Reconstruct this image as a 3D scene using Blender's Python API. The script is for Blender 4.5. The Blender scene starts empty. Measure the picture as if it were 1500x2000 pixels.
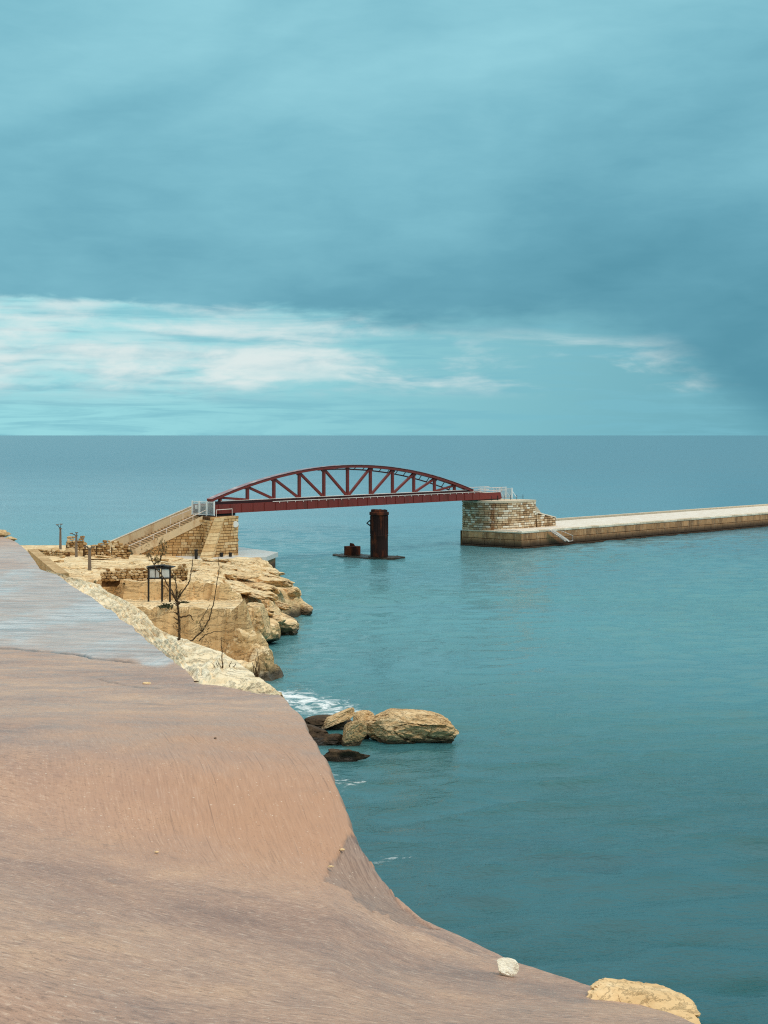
import bpy, bmesh, math, random
import numpy as np
from mathutils import Vector, Matrix, noise as mnoise

S = bpy.context.scene
COL = S.collection
RND = random.Random(7)
H = 21.6          # eye height above the water, metres
F = 3000.0        # focal length in photograph pixels

# ------------------------------------------------------------------ camera
cam = bpy.data.cameras.new('camera')
cam.sensor_fit = 'VERTICAL'
cam.sensor_height = 36.0
cam.lens = 54.0
cam.shift_y = -0.075
cam.clip_start = 0.1
cam.clip_end = 300000
co = bpy.data.objects.new('camera', cam)
COL.objects.link(co)
co.location = (0, 0, H)
co.rotation_euler = (math.radians(90), 0, 0)
S.camera = co

# ------------------------------------------------------------------ node helper
class NT:
    def __init__(s, nt):
        s.t = nt
    def n(s, kind, **kw):
        nd = s.t.nodes.new(kind)
        for k, v in kw.items():
            setattr(nd, k, v)
        return nd
    def put(s, sock, v):
        if isinstance(v, bpy.types.NodeSocket):
            s.t.links.new(v, sock)
        elif v is not None:
            if isinstance(v, (tuple, list)) and len(v) == 3 and len(sock.default_value) == 4:
                v = (*v, 1.0)
            sock.default_value = v
    def math(s, op, a, b=None, c=None, clamp=False):
        nd = s.n('ShaderNodeMath', operation=op, use_clamp=clamp)
        s.put(nd.inputs[0], a)
        if b is not None: s.put(nd.inputs[1], b)
        if c is not None: s.put(nd.inputs[2], c)
        return nd.outputs[0]
    def mix(s, f, a, b, mode='MIX'):
        nd = s.n('ShaderNodeMix', data_type='RGBA', blend_type=mode)
        s.put(nd.inputs[0], f); s.put(nd.inputs[6], a); s.put(nd.inputs[7], b)
        return nd.outputs[2]
    def ss(s, x, lo, hi, a=0.0, b=1.0):
        nd = s.n('ShaderNodeMapRange', interpolation_type='SMOOTHSTEP')
        s.put(nd.inputs[0], x); s.put(nd.inputs[1], lo); s.put(nd.inputs[2], hi)
        s.put(nd.inputs[3], a); s.put(nd.inputs[4], b)
        return nd.outputs[0]
    def lin(s, x, lo, hi, a=0.0, b=1.0):
        nd = s.n('ShaderNodeMapRange')
        s.put(nd.inputs[0], x); s.put(nd.inputs[1], lo); s.put(nd.inputs[2], hi)
        s.put(nd.inputs[3], a); s.put(nd.inputs[4], b)
        return nd.outputs[0]
    def ramp(s, f, stops, interp='LINEAR'):
        nd = s.n('ShaderNodeValToRGB')
        cr = nd.color_ramp
        cr.interpolation = interp
        while len(cr.elements) < len(stops): cr.elements.new(0.5)
        for e, (p, c) in zip(cr.elements, stops):
            e.position = p
            e.color = (*c, 1) if isinstance(c, (tuple, list)) else (c, c, c, 1)
        s.put(nd.inputs[0], f)
        return nd.outputs[0]
    def scale(s, vec, sc, rot=(0, 0, 0)):
        if any(rot):
            rn = s.n('ShaderNodeMapping'); s.put(rn.inputs[0], vec); rn.inputs[2].default_value = rot; vec = rn.outputs[0]
        nd = s.n('ShaderNodeMapping')
        s.put(nd.inputs[0], vec)
        nd.inputs[3].default_value = sc
        return nd.outputs[0]
    def noise(s, vec, sc=1.0, det=4.0, rough=0.55, dist=0.0):
        nd = s.n('ShaderNodeTexNoise')
        s.put(nd.inputs['Vector'], vec)
        nd.inputs['Scale'].default_value = sc
        nd.inputs['Detail'].default_value = det
        nd.inputs['Roughness'].default_value = rough
        nd.inputs['Distortion'].default_value = dist
        return nd.outputs[0]
    def voro(s, vec, sc=1.0, feature='DISTANCE_TO_EDGE', out='Distance'):
        nd = s.n('ShaderNodeTexVoronoi', feature=feature)
        s.put(nd.inputs['Vector'], vec)
        nd.inputs['Scale'].default_value = sc
        return nd.outputs[out]
    def bump(s, h, strength=0.5, dist=0.1, normal=None):
        nd = s.n('ShaderNodeBump')
        s.put(nd.inputs['Strength'], strength); nd.inputs['Distance'].default_value = dist
        s.put(nd.inputs['Height'], h)
        if normal is not None: s.put(nd.inputs['Normal'], normal)
        return nd.outputs[0]
    def attr(s, name):
        return s.n('ShaderNodeAttribute', attribute_name=name).outputs['Fac']
    def pos(s):
        return s.n('ShaderNodeNewGeometry').outputs['Position']
    def nrm(s):
        return s.n('ShaderNodeNewGeometry').outputs['Normal']
    def objco(s):
        return s.n('ShaderNodeTexCoord').outputs['Object']
    def rnd(s):
        return s.n('ShaderNodeObjectInfo').outputs['Random']
    def sep(s, v):
        nd = s.n('ShaderNodeSeparateXYZ'); s.put(nd.inputs[0], v)
        return nd.outputs
    def comb(s, x, y, z):
        nd = s.n('ShaderNodeCombineXYZ')
        s.put(nd.inputs[0], x); s.put(nd.inputs[1], y); s.put(nd.inputs[2], z)
        return nd.outputs[0]

def srgb(r, g, b):
    f = lambda c: (c / 255 / 12.92) if c <= 10 else ((c / 255 + 0.055) / 1.055) ** 2.4
    return (f(r), f(g), f(b))

# ------------------------------------------------------------------ world: broken overcast over the sea
SUN_EL, SUN_AZ = math.radians(55), math.radians(122)     # azimuth clockwise from +Y (view direction)
world = bpy.data.worlds.new('World')
S.world = world
world.use_nodes = True
w = NT(world.node_tree)
for nd in list(world.node_tree.nodes): world.node_tree.nodes.remove(nd)
wo = w.n('ShaderNodeOutputWorld'); bg = w.n('ShaderNodeBackground')
world.node_tree.links.new(bg.outputs[0], wo.inputs[0])
sky = w.n('ShaderNodeTexSky', sky_type='NISHITA', sun_disc=False)
sky.sun_elevation = SUN_EL; sky.sun_rotation = SUN_AZ
sky.air_density = 1.0; sky.dust_density = 2.0
D3 = w.n('ShaderNodeTexCoord').outputs['Generated']
dx, dy, dz = w.sep(D3)
el = w.math('MAXIMUM', dz, 0.0)
# large soft structure of the deck
warp = w.noise(w.scale(D3, (2.2, 2.2, 5.0)), 1.6, 3, 0.5)
big = w.noise(w.scale(D3, (2.0, 2.0, 4.6), (0, 0.20, 0)), 2.1, 3.5, 0.48, 0.4)
mid = w.noise(w.scale(D3, (5.0, 5.0, 8.5), (0, 0.08, 0)), 2.0, 7, 0.52, 0.3)
fine = w.noise(w.scale(D3, (9.0, 9.0, 34.0)), 3.0, 7, 0.6, 0.4)
# light at the top and to the left, dark to the right and above the deck's lower edge
lum = w.lin(el, 0.06, 0.30, 0.27, 0.80)
lum = w.math('ADD', lum, w.math('MULTIPLY', w.ss(dx, -0.3, 0.3, 0.20, -0.26), w.ss(el, 0.30, 0.08, 0.2, 1.0)))
lum = w.math('ADD', lum, w.math('MULTIPLY', w.math('SUBTRACT', big, 0.5), 1.25))
lum = w.math('ADD', lum, w.math('MULTIPLY', w.math('SUBTRACT', mid, 0.5), 0.32))
lum = w.math('ADD', lum, w.math('MULTIPLY', w.math('SUBTRACT', fine, 0.5), 0.22), clamp=True)
deck = w.ramp(lum, [(0.0, srgb(84, 149, 169)), (0.3, srgb(102, 166, 185)), (0.6, srgb(125, 188, 204)), (1.0, srgb(152, 212, 224))])
# the clear band between the deck and the horizon
streak = w.noise(w.scale(D3, (3.2, 3.2, 40.0)), 1.6, 6, 0.55, 0.5)
puff = w.noise(w.scale(D3, (9.0, 9.0, 26.0)), 2.4, 7, 0.58, 0.3)
leftness = w.ss(dx, -0.22, 0.30, 1.0, 0.0)
bandh = w.math('MULTIPLY', w.ss(el, 0.016, 0.042), w.ss(el, 0.105, 0.075))
wh = w.math('ADD', w.math('MULTIPLY', streak, 0.9), w.math('MULTIPLY', puff, 0.75))
wh = w.math('ADD', wh, w.math('MULTIPLY', leftness, 0.42))
wh = w.math('MULTIPLY', w.ss(wh, 1.06, 1.50), bandh)
gap = w.mix(leftness, srgb(108, 172, 188), srgb(156, 220, 227))
gap = w.mix(w.math('MULTIPLY', w.ss(w.noise(w.scale(D3, (4.0, 4.0, 60.0)), 2.3, 6, 0.6, 0.6), 0.44, 0.62), 0.62), gap, srgb(122, 188, 204))
gap = w.mix(w.math('MULTIPLY', w.ss(puff, 0.46, 0.68), 0.35), gap, srgb(126, 192, 206))
cum = w.noise(w.scale(D3, (5.0, 5.0, 21.0), (0, 0, -0.10)), 1.9, 6, 0.55, 0.3)
cum = w.math('ADD', cum, w.math('MULTIPLY', leftness, 0.10))
cum = w.math('MULTIPLY', w.ss(cum, 0.505, 0.72), w.math('MULTIPLY', w.ss(el, 0.022, 0.034), w.ss(el, 0.075, 0.05)))
wh = w.math('MAXIMUM', wh, w.math('MULTIPLY', cum, w.ss(puff, 0.25, 0.6, 0.55, 1.0)))
gap = w.mix(w.math('MULTIPLY', wh, 0.90), gap, srgb(230, 240, 238))
# lower edge of the deck, down to the horizon far right where it rains
edge = w.ss(dx, 0.11, 0.34, 0.0, -0.10)
edge = w.math('ADD', edge, w.lin(dx, -0.25, 0.1, 0.088, 0.070))
edge = w.math('ADD', edge, w.math('MULTIPLY', w.math('SUBTRACT', mid, 0.5), 0.030))
edge = w.math('ADD', edge, w.math('MULTIPLY', w.math('SUBTRACT', fine, 0.5), 0.016))
soft = w.ss(dx, -0.15, 0.25, 0.004, 0.026)
dk = w.ss(w.math('SUBTRACT', el, edge), w.math('MULTIPLY', soft, -0.7), soft)
cl = w.mix(dk, gap, deck)
# overcast is lighter overhead (as it already grows lighter towards the top of the picture)
up = w.ss(el, 0.26, 0.80)
cl = w.mix(up, cl, (0.96, 1.01, 1.01))
tot = w.mix(0.05, cl, w.mix(1.0, sky.outputs[0], (0.1, 0.1, 0.1), 'MULTIPLY'))
w.put(bg.inputs[0], tot)
bg.inputs[1].default_value = 1.0

sun = bpy.data.lights.new('sun', 'SUN')
sun.energy = 1.5
sun.angle = math.radians(14)
sun.color = (1.0, 0.90, 0.76)
so = bpy.data.objects.new('sun', sun)
COL.objects.link(so)
sdir = Vector((math.sin(SUN_AZ) * math.cos(SUN_EL), math.cos(SUN_AZ) * math.cos(SUN_EL), math.sin(SUN_EL)))
so.rotation_euler = sdir.to_track_quat('Z', 'Y').to_euler()
so.location = sdir * 100

S.render.engine = 'CYCLES'
S.cycles.use_denoising = False
S.cycles.filter_width = 1.15
S.view_settings.view_transform = 'Standard'
S.view_settings.look = 'None'
S.view_settings.exposure = 0.0
S.view_settings.gamma = 1.0
S.view_settings.use_curve_mapping = False

# ------------------------------------------------------------------ geometry helpers
def P(px, py, d):
    return Vector(((px - 750) * d / F, d, H - (py - 850) * d / F))
def Q(px, py, z):
    return P(px, py, (H - z) * F / (py - 850))

def mat(name, rough=0.8, spec=0.3):
    m = bpy.data.materials.new(name)
    m.use_nodes = True
    t = NT(m.node_tree)
    b = m.node_tree.nodes['Principled BSDF']
    b.inputs['Roughness'].default_value = rough
    b.inputs['Specular IOR Level'].default_value = spec
    return m, t, b.inputs

def mesh(name, verts, faces, m=None, smooth=False):
    me = bpy.data.meshes.new(name)
    me.from_pydata([tuple(v) for v in verts], [], faces)
    me.update()
    if m: me.materials.append(m)
    if smooth: me.polygons.foreach_set('use_smooth', [True] * len(me.polygons))
    return me

def obj(name, me, parent=None, loc=None, rz=None):
    o = bpy.data.objects.new(name, me)
    COL.objects.link(o)
    if parent: o.parent = parent
    if loc is not None: o.location = loc
    if rz is not None: o.rotation_euler = (0, 0, rz)
    return o

def tag(o, label, cat, group=None, kind=None):
    o['label'] = label
    o['category'] = cat
    if group: o['group'] = group
    if kind: o['kind'] = kind
    return o

def empty(name, loc, label, cat, group=None, rz=0):
    o = bpy.data.objects.new(name, None)
    COL.objects.link(o)
    o.location = loc
    o.rotation_euler = (0, 0, rz)
    o.empty_display_size = 0.1
    return tag(o, label, cat, group)

class MB:
    """collects boxes, beams, tubes into one mesh"""
    def __init__(s): s.v = []; s.f = []
    def add(s, vs, fs):
        k = len(s.v); s.v += [Vector(v) for v in vs]; s.f += [tuple(i + k for i in f) for f in fs]; return s
    def box(s, lo, hi, jit=0):
        x0, y0, z0 = lo; x1, y1, z1 = hi
        vs = [(x0,y0,z0),(x1,y0,z0),(x1,y1,z0),(x0,y1,z0),(x0,y0,z1),(x1,y0,z1),(x1,y1,z1),(x0,y1,z1)]
        if jit: vs = [tuple(c + RND.uniform(-jit, jit) for c in v) for v in vs]
        return s.add(vs, [(0,3,2,1),(4,5,6,7),(0,1,5,4),(1,2,6,5),(2,3,7,6),(3,0,4,7)])
    def hexa(s, bot, top):
        return s.add(list(bot) + list(top), [(3,2,1,0),(4,5,6,7),(0,1,5,4),(1,2,6,5),(2,3,7,6),(3,0,4,7)])
    def beam(s, a, b, wd, ht, side):
        """rectangular bar from a to b; width wd along 'side'"""
        a = Vector(a); b = Vector(b); t = (b - a).normalized()
        sd = Vector(side); sd = (sd - t * sd.dot(t)).normalized(); up = t.cross(sd).normalized()
        sd = sd * wd / 2; up = up * ht / 2
        vs = [p + i * sd + j * up for p in (a, b) for i, j in ((-1,-1),(1,-1),(1,1),(-1,1))]
        return s.add(vs, [(0,3,2,1),(4,5,6,7),(0,1,5,4),(1,2,6,5),(2,3,7,6),(3,0,4,7)])
    def sweep(s, pts, wd, ht, side):
        """rectangular section along a polyline in one plane"""
        pts = [Vector(p) for p in pts]; n = len(pts); vs = []; fs = []
        for i, p in enumerate(pts):
            t = (pts[min(i+1, n-1)] - pts[max(i-1, 0)]).normalized()
            sd = Vector(side).normalized(); up = t.cross(sd).normalized()
            vs += [p + a * sd * wd / 2 + b * up * ht / 2 for a, b in ((-1,-1),(1,-1),(1,1),(-1,1))]
        for i in range(n - 1):
            for k in range(4):
                a, b = 4*i + k, 4*i + (k+1) % 4
                fs.append((a, b, b + 4, a + 4))
        fs += [(3,2,1,0), (4*n-4, 4*n-3, 4*n-2, 4*n-1)]
        return s.add(vs, fs)
    def tube(s, pts, rad, n=6, cap=True):
        pts = [Vector(p) for p in pts]; m = len(pts); vs = []; fs = []
        if not isinstance(rad, (list, tuple)): rad = [rad] * m
        for i, p in enumerate(pts):
            t = (pts[min(i+1, m-1)] - pts[max(i-1, 0)]).normalized()
            a = t.orthogonal().normalized() if i == 0 else (a - t * a.dot(t)).normalized()
            b = t.cross(a)
            vs += [p + rad[i] * (math.cos(k*2*math.pi/n) * a + math.sin(k*2*math.pi/n) * b) for k in range(n)]
        for i in range(m - 1):
            for k in range(n):
                fs.append((i*n + k, i*n + (k+1) % n, (i+1)*n + (k+1) % n, (i+1)*n + k))
        if cap: fs += [tuple(range(n))[::-1], tuple((m-1)*n + k for k in range(n))]
        return s.add(vs, fs)
    def build(s, name, m, parent=None, smooth=False, org=None, bevel=0):
        v = s.v
        if org is not None:
            o_ = Vector(org); v = [p - o_ for p in v]
        me = mesh(name, v, s.f, m, smooth)
        if bevel:
            bm = bmesh.new(); bm.from_mesh(me)
            bmesh.ops.bevel(bm, geom=bm.edges[:], offset=bevel, segments=1, affect='EDGES', clamp_overlap=True)
            bm.to_mesh(me); bm.free()
        return obj(name, me, parent)

# numpy gradient-free value noise
def _hash(ix, iy, seed):
    h = (ix.astype(np.int64) * 374761393 + iy.astype(np.int64) * 668265263 + seed * 1442695041) & 0xffffffff
    h = ((h ^ (h >> 13)) * 1274126177) & 0xffffffff
    h = h ^ (h >> 16)
    return (h & 0xffff) / 65535.0
def vnoise(x, y, seed=0):
    ix = np.floor(x); iy = np.floor(y); fx = x - ix; fy = y - iy
    fx = fx*fx*fx*(fx*(fx*6-15)+10); fy = fy*fy*fy*(fy*(fy*6-15)+10)
    a = _hash(ix, iy, seed); b = _hash(ix+1, iy, seed); c = _hash(ix, iy+1, seed); d = _hash(ix+1, iy+1, seed)
    return (a + (b-a)*fx) * (1-fy) + (c + (d-c)*fx) * fy - 0.5
def fbm(x, y, seed=0, oct=5, gain=0.5):
    s = 0; a = 1.0
    for k in range(oct):
        s = s + a * vnoise(x * 2**k + 17.3*k, y * 2**k - 9.1*k, seed + k); a *= gain
    return s
def sstep(a, b, x):
    t = np.clip((x - a) / (b - a), 0, 1); return t*t*(3-2*t)

# ------------------------------------------------------------------ materials
def rock_mat(name, c_lo, c_mid, c_hi, sc=1.0, tide=None, steep=None, crack=0.5, bumpd=0.12, coord='pos'):
    m, t, b = mat(name, 0.85, 0.25)
    p = t.pos() if coord == 'pos' else t.objco()
    big = t.noise(p, 0.16*sc, 5, 0.6)
    mid_ = t.noise(t.scale(p, (1, 1, 2.6)), 0.9*sc, 7, 0.62, 0.4)
    fin = t.noise(p, 6.0*sc, 6, 0.65)
    f = t.math('ADD', t.math('MULTIPLY', big, 0.5), t.math('MULTIPLY', mid_, 0.6))
    f = t.math('ADD', f, t.math('MULTIPLY', t.math('SUBTRACT', fin, 0.5), 0.22))
    col = t.ramp(f, [(0.36, c_lo), (0.54, c_mid), (0.72, c_hi)])
    if steep:
        nz = t.sep(t.nrm())[2]
        k = t.ss(nz, 0.62, 0.30)
        band = t.noise(t.scale(p, (0.35, 0.35, 0.18)), 1.0*sc, 4, 0.6, 0.3)
        col = t.mix(t.math('MULTIPLY', k, 0.85), col, t.ramp(band, [(0.35, steep[0]), (0.62, steep[1])]))
    cr = t.noise(t.scale(p, (0.5, 0.5, 1.6)), 0.7*sc, 8, 0.7, 1.2)
    cr = t.math('ABSOLUTE', t.math('SUBTRACT', cr, 0.5))
    crk = t.ss(cr, 0.0, 0.018)
    col = t.mix(t.math('MULTIPLY', t.math('SUBTRACT', 1.0, crk), crack), col, (0.10, 0.065, 0.035))
    pit = t.ss(t.noise(p, 3.3*sc, 5, 0.7), 0.62, 0.74)
    col = t.mix(t.math('MULTIPLY', pit, 0.35 * min(1, crack * 2.5)), col, (0.16, 0.11, 0.07))
    if steep:
        bz = t.math('ADD', t.sep(p)[2], t.math('MULTIPLY', t.noise(t.scale(p, (0.16, 0.05, 0.4)), 1.0, 5, 0.6, 0.3), 3.0))
        fr = t.math('FRACT', t.math('MULTIPLY', bz, 1.25))
        bed_ = t.math('MULTIPLY', t.ss(t.math('ABSOLUTE', t.math('SUBTRACT', fr, 0.5)), 0.07, 0.0), t.ss(mid_, 0.42, 0.62))
        col = t.mix(t.math('MULTIPLY', bed_, t.ss(nz, 0.999, 0.93, 0.22, 0.48)), col, srgb(96, 66, 38))
    if tide:
        z = t.sep(t.pos())[2]
        zz = t.math('ADD', z, t.math('MULTIPLY', t.math('SUBTRACT', mid_, 0.5), 1.1))
        wet = t.ss(zz, tide[1], tide[0])
        col = t.mix(t.math('MULTIPLY', wet, 0.92), col, (0.035, 0.026, 0.018))
        t.put(b['Roughness'], t.lin(wet, 0, 1, 0.88, 0.35))
    t.put(b['Base Color'], col)
    h = t.math('ADD', t.math('MULTIPLY', mid_, 1.0), t.math('MULTIPLY', fin, 0.22))
    h = t.math('ADD', h, t.math('MULTIPLY', crk, 0.35))
    t.put(b['Normal'], t.bump(h, 0.8, bumpd/ max(sc, .3)))
    return m

M_ROCK = rock_mat('headland limestone', srgb(200, 160, 112), srgb(232, 200, 152), srgb(248, 228, 190), 1.0, (0.35, 1.4),
                  (srgb(204, 162, 110), srgb(230, 194, 142)), 0.35, 0.15)
M_LEDGE = rock_mat('pale eroded limestone', srgb(200, 172, 134), srgb(236, 214, 176), srgb(250, 236, 208), 1.0, None, None, 0.35, 0.05)
M_BOULD = rock_mat('boulder limestone', srgb(160, 122, 80), srgb(208, 172, 124), srgb(232, 206, 164), 2.4, (0.15, 0.7), None, 0.5, 0.2)
M_WETROCK = rock_mat('dark wet rock', srgb(48, 38, 30), srgb(78, 62, 46), srgb(104, 84, 62), 2.0, (0.1, 0.5), None, 0.4, 0.2)
M_PALEROCK = rock_mat('pale yellow rock', srgb(212, 172, 120), srgb(236, 200, 150), srgb(246, 222, 182), 3.0, None, None, 0.0, 0.05)
M_WHITE_STONE = rock_mat('white stone', srgb(230, 208, 178), srgb(250, 238, 214), srgb(255, 248, 232), 40.0, None, None, 0.25, 0.1, 'obj')
M_RUBBLE = rock_mat('rubble stone', srgb(150, 116, 76), srgb(196, 160, 112), srgb(222, 192, 148), 3.0, None, None, 0.3, 0.1)

def stone_mat(name, cols, rough=0.85, stain=None, streak=None):
    """per-block colour from the object's own random value, plus grain and grime"""
    m, t, b = mat(name, rough, 0.25)
    p = t.pos()
    col = t.ramp(t.rnd(), cols)
    g = t.noise(p, 2.2, 6, 0.65)
    col = t.mix(t.ss(g, 0.42, 0.72, 0.0, 0.55), col, t.mix(1.0, col, (0.55, 0.46, 0.36), 'MULTIPLY'))
    st = t.noise(t.scale(p, (0.55, 0.55, 0.12)), 1.0, 5, 0.6, 0.3)
    if stain:
        col = t.mix(t.ss(st, 0.52, 0.70, 0.0, 0.7), col, stain)
    if streak:
        X_, Y_, Z_ = t.sep(p)
        for (sx_, wd_, c_, amt_) in streak:
            xx = t.math('ADD', X_, t.math('MULTIPLY', t.math('SUBTRACT', t.noise(t.scale(p, (.1, .1, .9)), 1.0, 4, .6), 0.5), 1.1))
            k_ = t.ss(t.math('ABSOLUTE', t.math('SUBTRACT', xx, sx_)), wd_, wd_ * .2)
            col = t.mix(t.math('MULTIPLY', k_, t.ss(g, 0.3, 0.6, amt_ * .5, amt_)), col, c_)
    t.put(b['Base Color'], col)
    t.put(b['Normal'], t.bump(t.noise(p, 5.0, 6, 0.7), 0.5, 0.06))
    return m
M_ABUT = stone_mat('honey masonry', [(0.0, srgb(184, 140, 90)), (0.4, srgb(204, 162, 110)), (0.75, srgb(216, 178, 128)), (1.0, srgb(230, 200, 156))], 0.85, srgb(140, 92, 48))
M_BUTT = stone_mat('pale buttress stone', [(0.0, srgb(220, 180, 128)), (1.0, srgb(236, 206, 160))], 0.85)
M_PIER = stone_mat('weathered pale masonry', [(0.0, srgb(164, 128, 92)), (0.3, srgb(204, 170, 132)), (0.7, srgb(230, 204, 170)), (1.0, srgb(250, 240, 222))], 0.85, srgb(120, 86, 54), [(21.1, .75, srgb(142, 84, 42), .85), (19.2, 2.2, srgb(128, 102, 74), .5)])
M_RUBBLE2 = stone_mat('rubble wall stone', [(0.0, srgb(150, 112, 70)), (0.35, srgb(188, 150, 102)), (0.7, srgb(214, 182, 136)), (1.0, srgb(234, 210, 172))], 0.9, srgb(128, 90, 52))
M_MORTAR, t, b = mat('dark joint', 0.95, 0.1)
t.put(b['Base Color'], t.ramp(t.noise(t.pos(), 1.5, 5, .6), [(0.35, srgb(70, 48, 30)), (0.7, srgb(116, 84, 54))]))

def wall_mat(name, top, low, z_lo, z_hi):
    m, t, b = mat(name, 0.8, 0.3)
    p = t.pos(); z = t.sep(p)[2]
    v = t.noise(t.scale(p, (0.5, 0.5, 0.10)), 1.3, 6, 0.65, 0.2)
    g = t.noise(p, 1.6, 7, 0.65)
    base = t.mix(t.rnd(), top, t.mix(1.0, top, (0.74, 0.72, 0.68), 'MULTIPLY'))
    base = t.mix(t.ss(v, 0.42, 0.64, 0.0, 0.72), base, srgb(112, 82, 58))
    base = t.mix(t.ss(g, 0.5, 0.75, 0.0, 0.5), base, srgb(214, 190, 156))
    zz = t.math('ADD', z, t.math('MULTIPLY', t.math('SUBTRACT', v, 0.5), 1.8))
    base = t.mix(t.ss(zz, z_hi, z_lo, 0.0, 0.92), base, low)
    t.put(b['Base Color'], base)
    t.put(b['Normal'], t.bump(g, 0.6, 0.12))
    return m
M_QUAYWALL = wall_mat('stained sea wall', srgb(206, 154, 108), srgb(50, 37, 28), 0.45, 2.05)
M_COPING = stone_mat('pale coping stone', [(0.0, srgb(206, 186, 158)), (0.5, srgb(228, 212, 188)), (1.0, srgb(242, 232, 214))], 0.8)
M_WCOP = stone_mat('white coping', [(0.0, srgb(240, 234, 224)), (1.0, srgb(248, 244, 236))], 0.7)
M_PAVE, t, b = mat('pale breakwater paving', 0.75, 0.3)
p = t.pos()
bk = t.n('ShaderNodeTexBrick')
t.put(bk.inputs['Vector'], t.scale(p, (1, 1, 1), (0, 0, -math.atan2(.743, .669))))
bk.inputs['Scale'].default_value = 0.5; bk.inputs['Mortar Size'].default_value = 0.02
bk.inputs['Color1'].default_value = (*srgb(240, 232, 220), 1); bk.inputs['Color2'].default_value = (*srgb(226, 214, 198), 1)
bk.inputs['Mortar'].default_value = (*srgb(196, 178, 156), 1)
t.put(b['Base Color'], t.mix(t.ss(t.noise(p, 0.4, 6, .6), 0.45, 0.75, 0, .5), bk.outputs[0], srgb(206, 188, 164)))

def paint_mat(name, col, rust, rough=0.45, amt=(0.5, 0.75), spec=0.4):
    m, t, b = mat(name, rough, spec)
    p = t.pos()
    n1 = t.noise(t.scale(p, (0.7, 0.7, 0.25)), 1.1, 6, 0.65, 0.3)
    n2 = t.noise(p, 5.0, 5, 0.6)
    c = t.mix(t.ss(n1, amt[0], amt[1], 0.0, 0.75), col, rust)
    c = t.mix(t.ss(n2, 0.5, 0.8, 0.0, 0.3), c, t.mix(1.0, c, (0.5, 0.5, 0.5), 'MULTIPLY'))
    t.put(b['Base Color'], c)
    t.put(b['Roughness'], t.lin(n1, 0.3, 0.7, rough - .1, rough + .2))
    return m
M_RED = paint_mat('red oxide steel', srgb(126, 50, 41), srgb(90, 48, 38), 0.42, (0.5, 0.72))
M_SHEENRED = paint_mat('worn top plate with painted sheen', srgb(150, 96, 94), srgb(200, 190, 188), 0.22, (0.45, 0.7), 0.7)  # pale tone: paint wear plus sky sheen put into the colour
M_DKRED = paint_mat('dark red steel', srgb(58, 22, 22), srgb(30, 18, 18), 0.5)
M_RUST = paint_mat('rusted iron', srgb(46, 27, 23), srgb(124, 62, 36), 0.85, (0.46, 0.68), 0.2)
M_WHITE = paint_mat('white painted steel', srgb(236, 240, 240), srgb(200, 196, 188), 0.4, (0.6, 0.9))
M_RAILW = paint_mat('weathered white rail', srgb(232, 218, 208), srgb(180, 150, 130), 0.5, (0.55, 0.8))
M_BLACK = paint_mat('black iron', srgb(30, 27, 26), srgb(56, 44, 36), 0.6)
M_GREYPOST = paint_mat('weathered grey concrete', srgb(128, 112, 98), srgb(96, 82, 70), 0.85, spec=.2)
M_CONCRETE = paint_mat('pale render', srgb(222, 196, 160), srgb(176, 130, 84), 0.85, (0.5, 0.75), 0.2)
M_STEP = paint_mat('worn stair stone', srgb(186, 150, 108), srgb(136, 96, 60), 0.85, (0.42, 0.66), 0.2)
M_QUAYTOP = paint_mat('wet quay concrete', srgb(214, 212, 206), srgb(180, 172, 160), 0.35, (0.5, 0.8), 0.5)
M_MESH, t, b = mat('galvanised wire mesh', 0.4, 0.5)
t.put(b['Base Color'], srgb(206, 214, 216))
M_GREYBOX = paint_mat('grey sheet metal', srgb(206, 208, 206), srgb(150, 128, 110), 0.4, (0.5, 0.75))
M_TWIG, t, b = mat('dry stem', 0.9, 0.1)
t.put(b['Base Color'], t.ramp(t.noise(t.pos(), 20, 3), [(0.35, srgb(58, 42, 32)), (0.65, srgb(106, 84, 60))]))
M_LEAF, t, b = mat('dull green leaf', 0.7, 0.2)
t.put(b['Base Color'], t.ramp(t.noise(t.pos(), 3, 4), [(0.3, (0.035, 0.045, 0.022)), (0.7, (0.085, 0.095, 0.045))]))
M_DRYLEAF, t, b = mat('dry leaf', 0.8, 0.2)
t.put(b['Base Color'], t.ramp(t.noise(t.pos(), 12, 3), [(0.3, srgb(110, 82, 54)), (0.7, srgb(176, 150, 104))]))

# foreground wet concrete / worn limestone glacis
M_SLOPE, t, b = mat('wet worn limestone render', 0.4, 0.5)
p = t.pos(); bul = t.attr('bulge'); wet = t.attr('wet'); spl = t.attr('spall')
pw = t.n('ShaderNodeVectorMath', operation='ADD')
t.put(pw.inputs[0], p)
wn = t.n('ShaderNodeTexNoise'); t.put(wn.inputs['Vector'], p); wn.inputs['Scale'].default_value = 0.7; wn.inputs['Detail'].default_value = 3
sc_ = t.n('ShaderNodeVectorMath', operation='SCALE'); t.put(sc_.inputs[0], wn.outputs['Color']); sc_.inputs['Scale'].default_value = 0.12
t.put(pw.inputs[1], sc_.outputs[0]); p2 = pw.outputs[0]
gx = t.noise(t.scale(p2, (7.5, 20.0, 12.0), (0, 0, 0.16)), 1.7, 8, 0.74, 0.35)      # grain across
gy = t.noise(t.scale(p2, (34.0, 2.6, 4.0), (0, 0, -0.29)), 1.6, 6, 0.62, 0.05)      # grain running down the bulge
grain = t.mix(bul, gx, gy)
grain = t.sep(grain)[0]
blot = t.noise(p, 0.42, 6, 0.6)
blot2 = t.noise(p, 1.6, 6, 0.62)
speck = t.noise(t.scale(p, (14, 30, 16)), 2.6, 4, 0.7)
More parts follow.
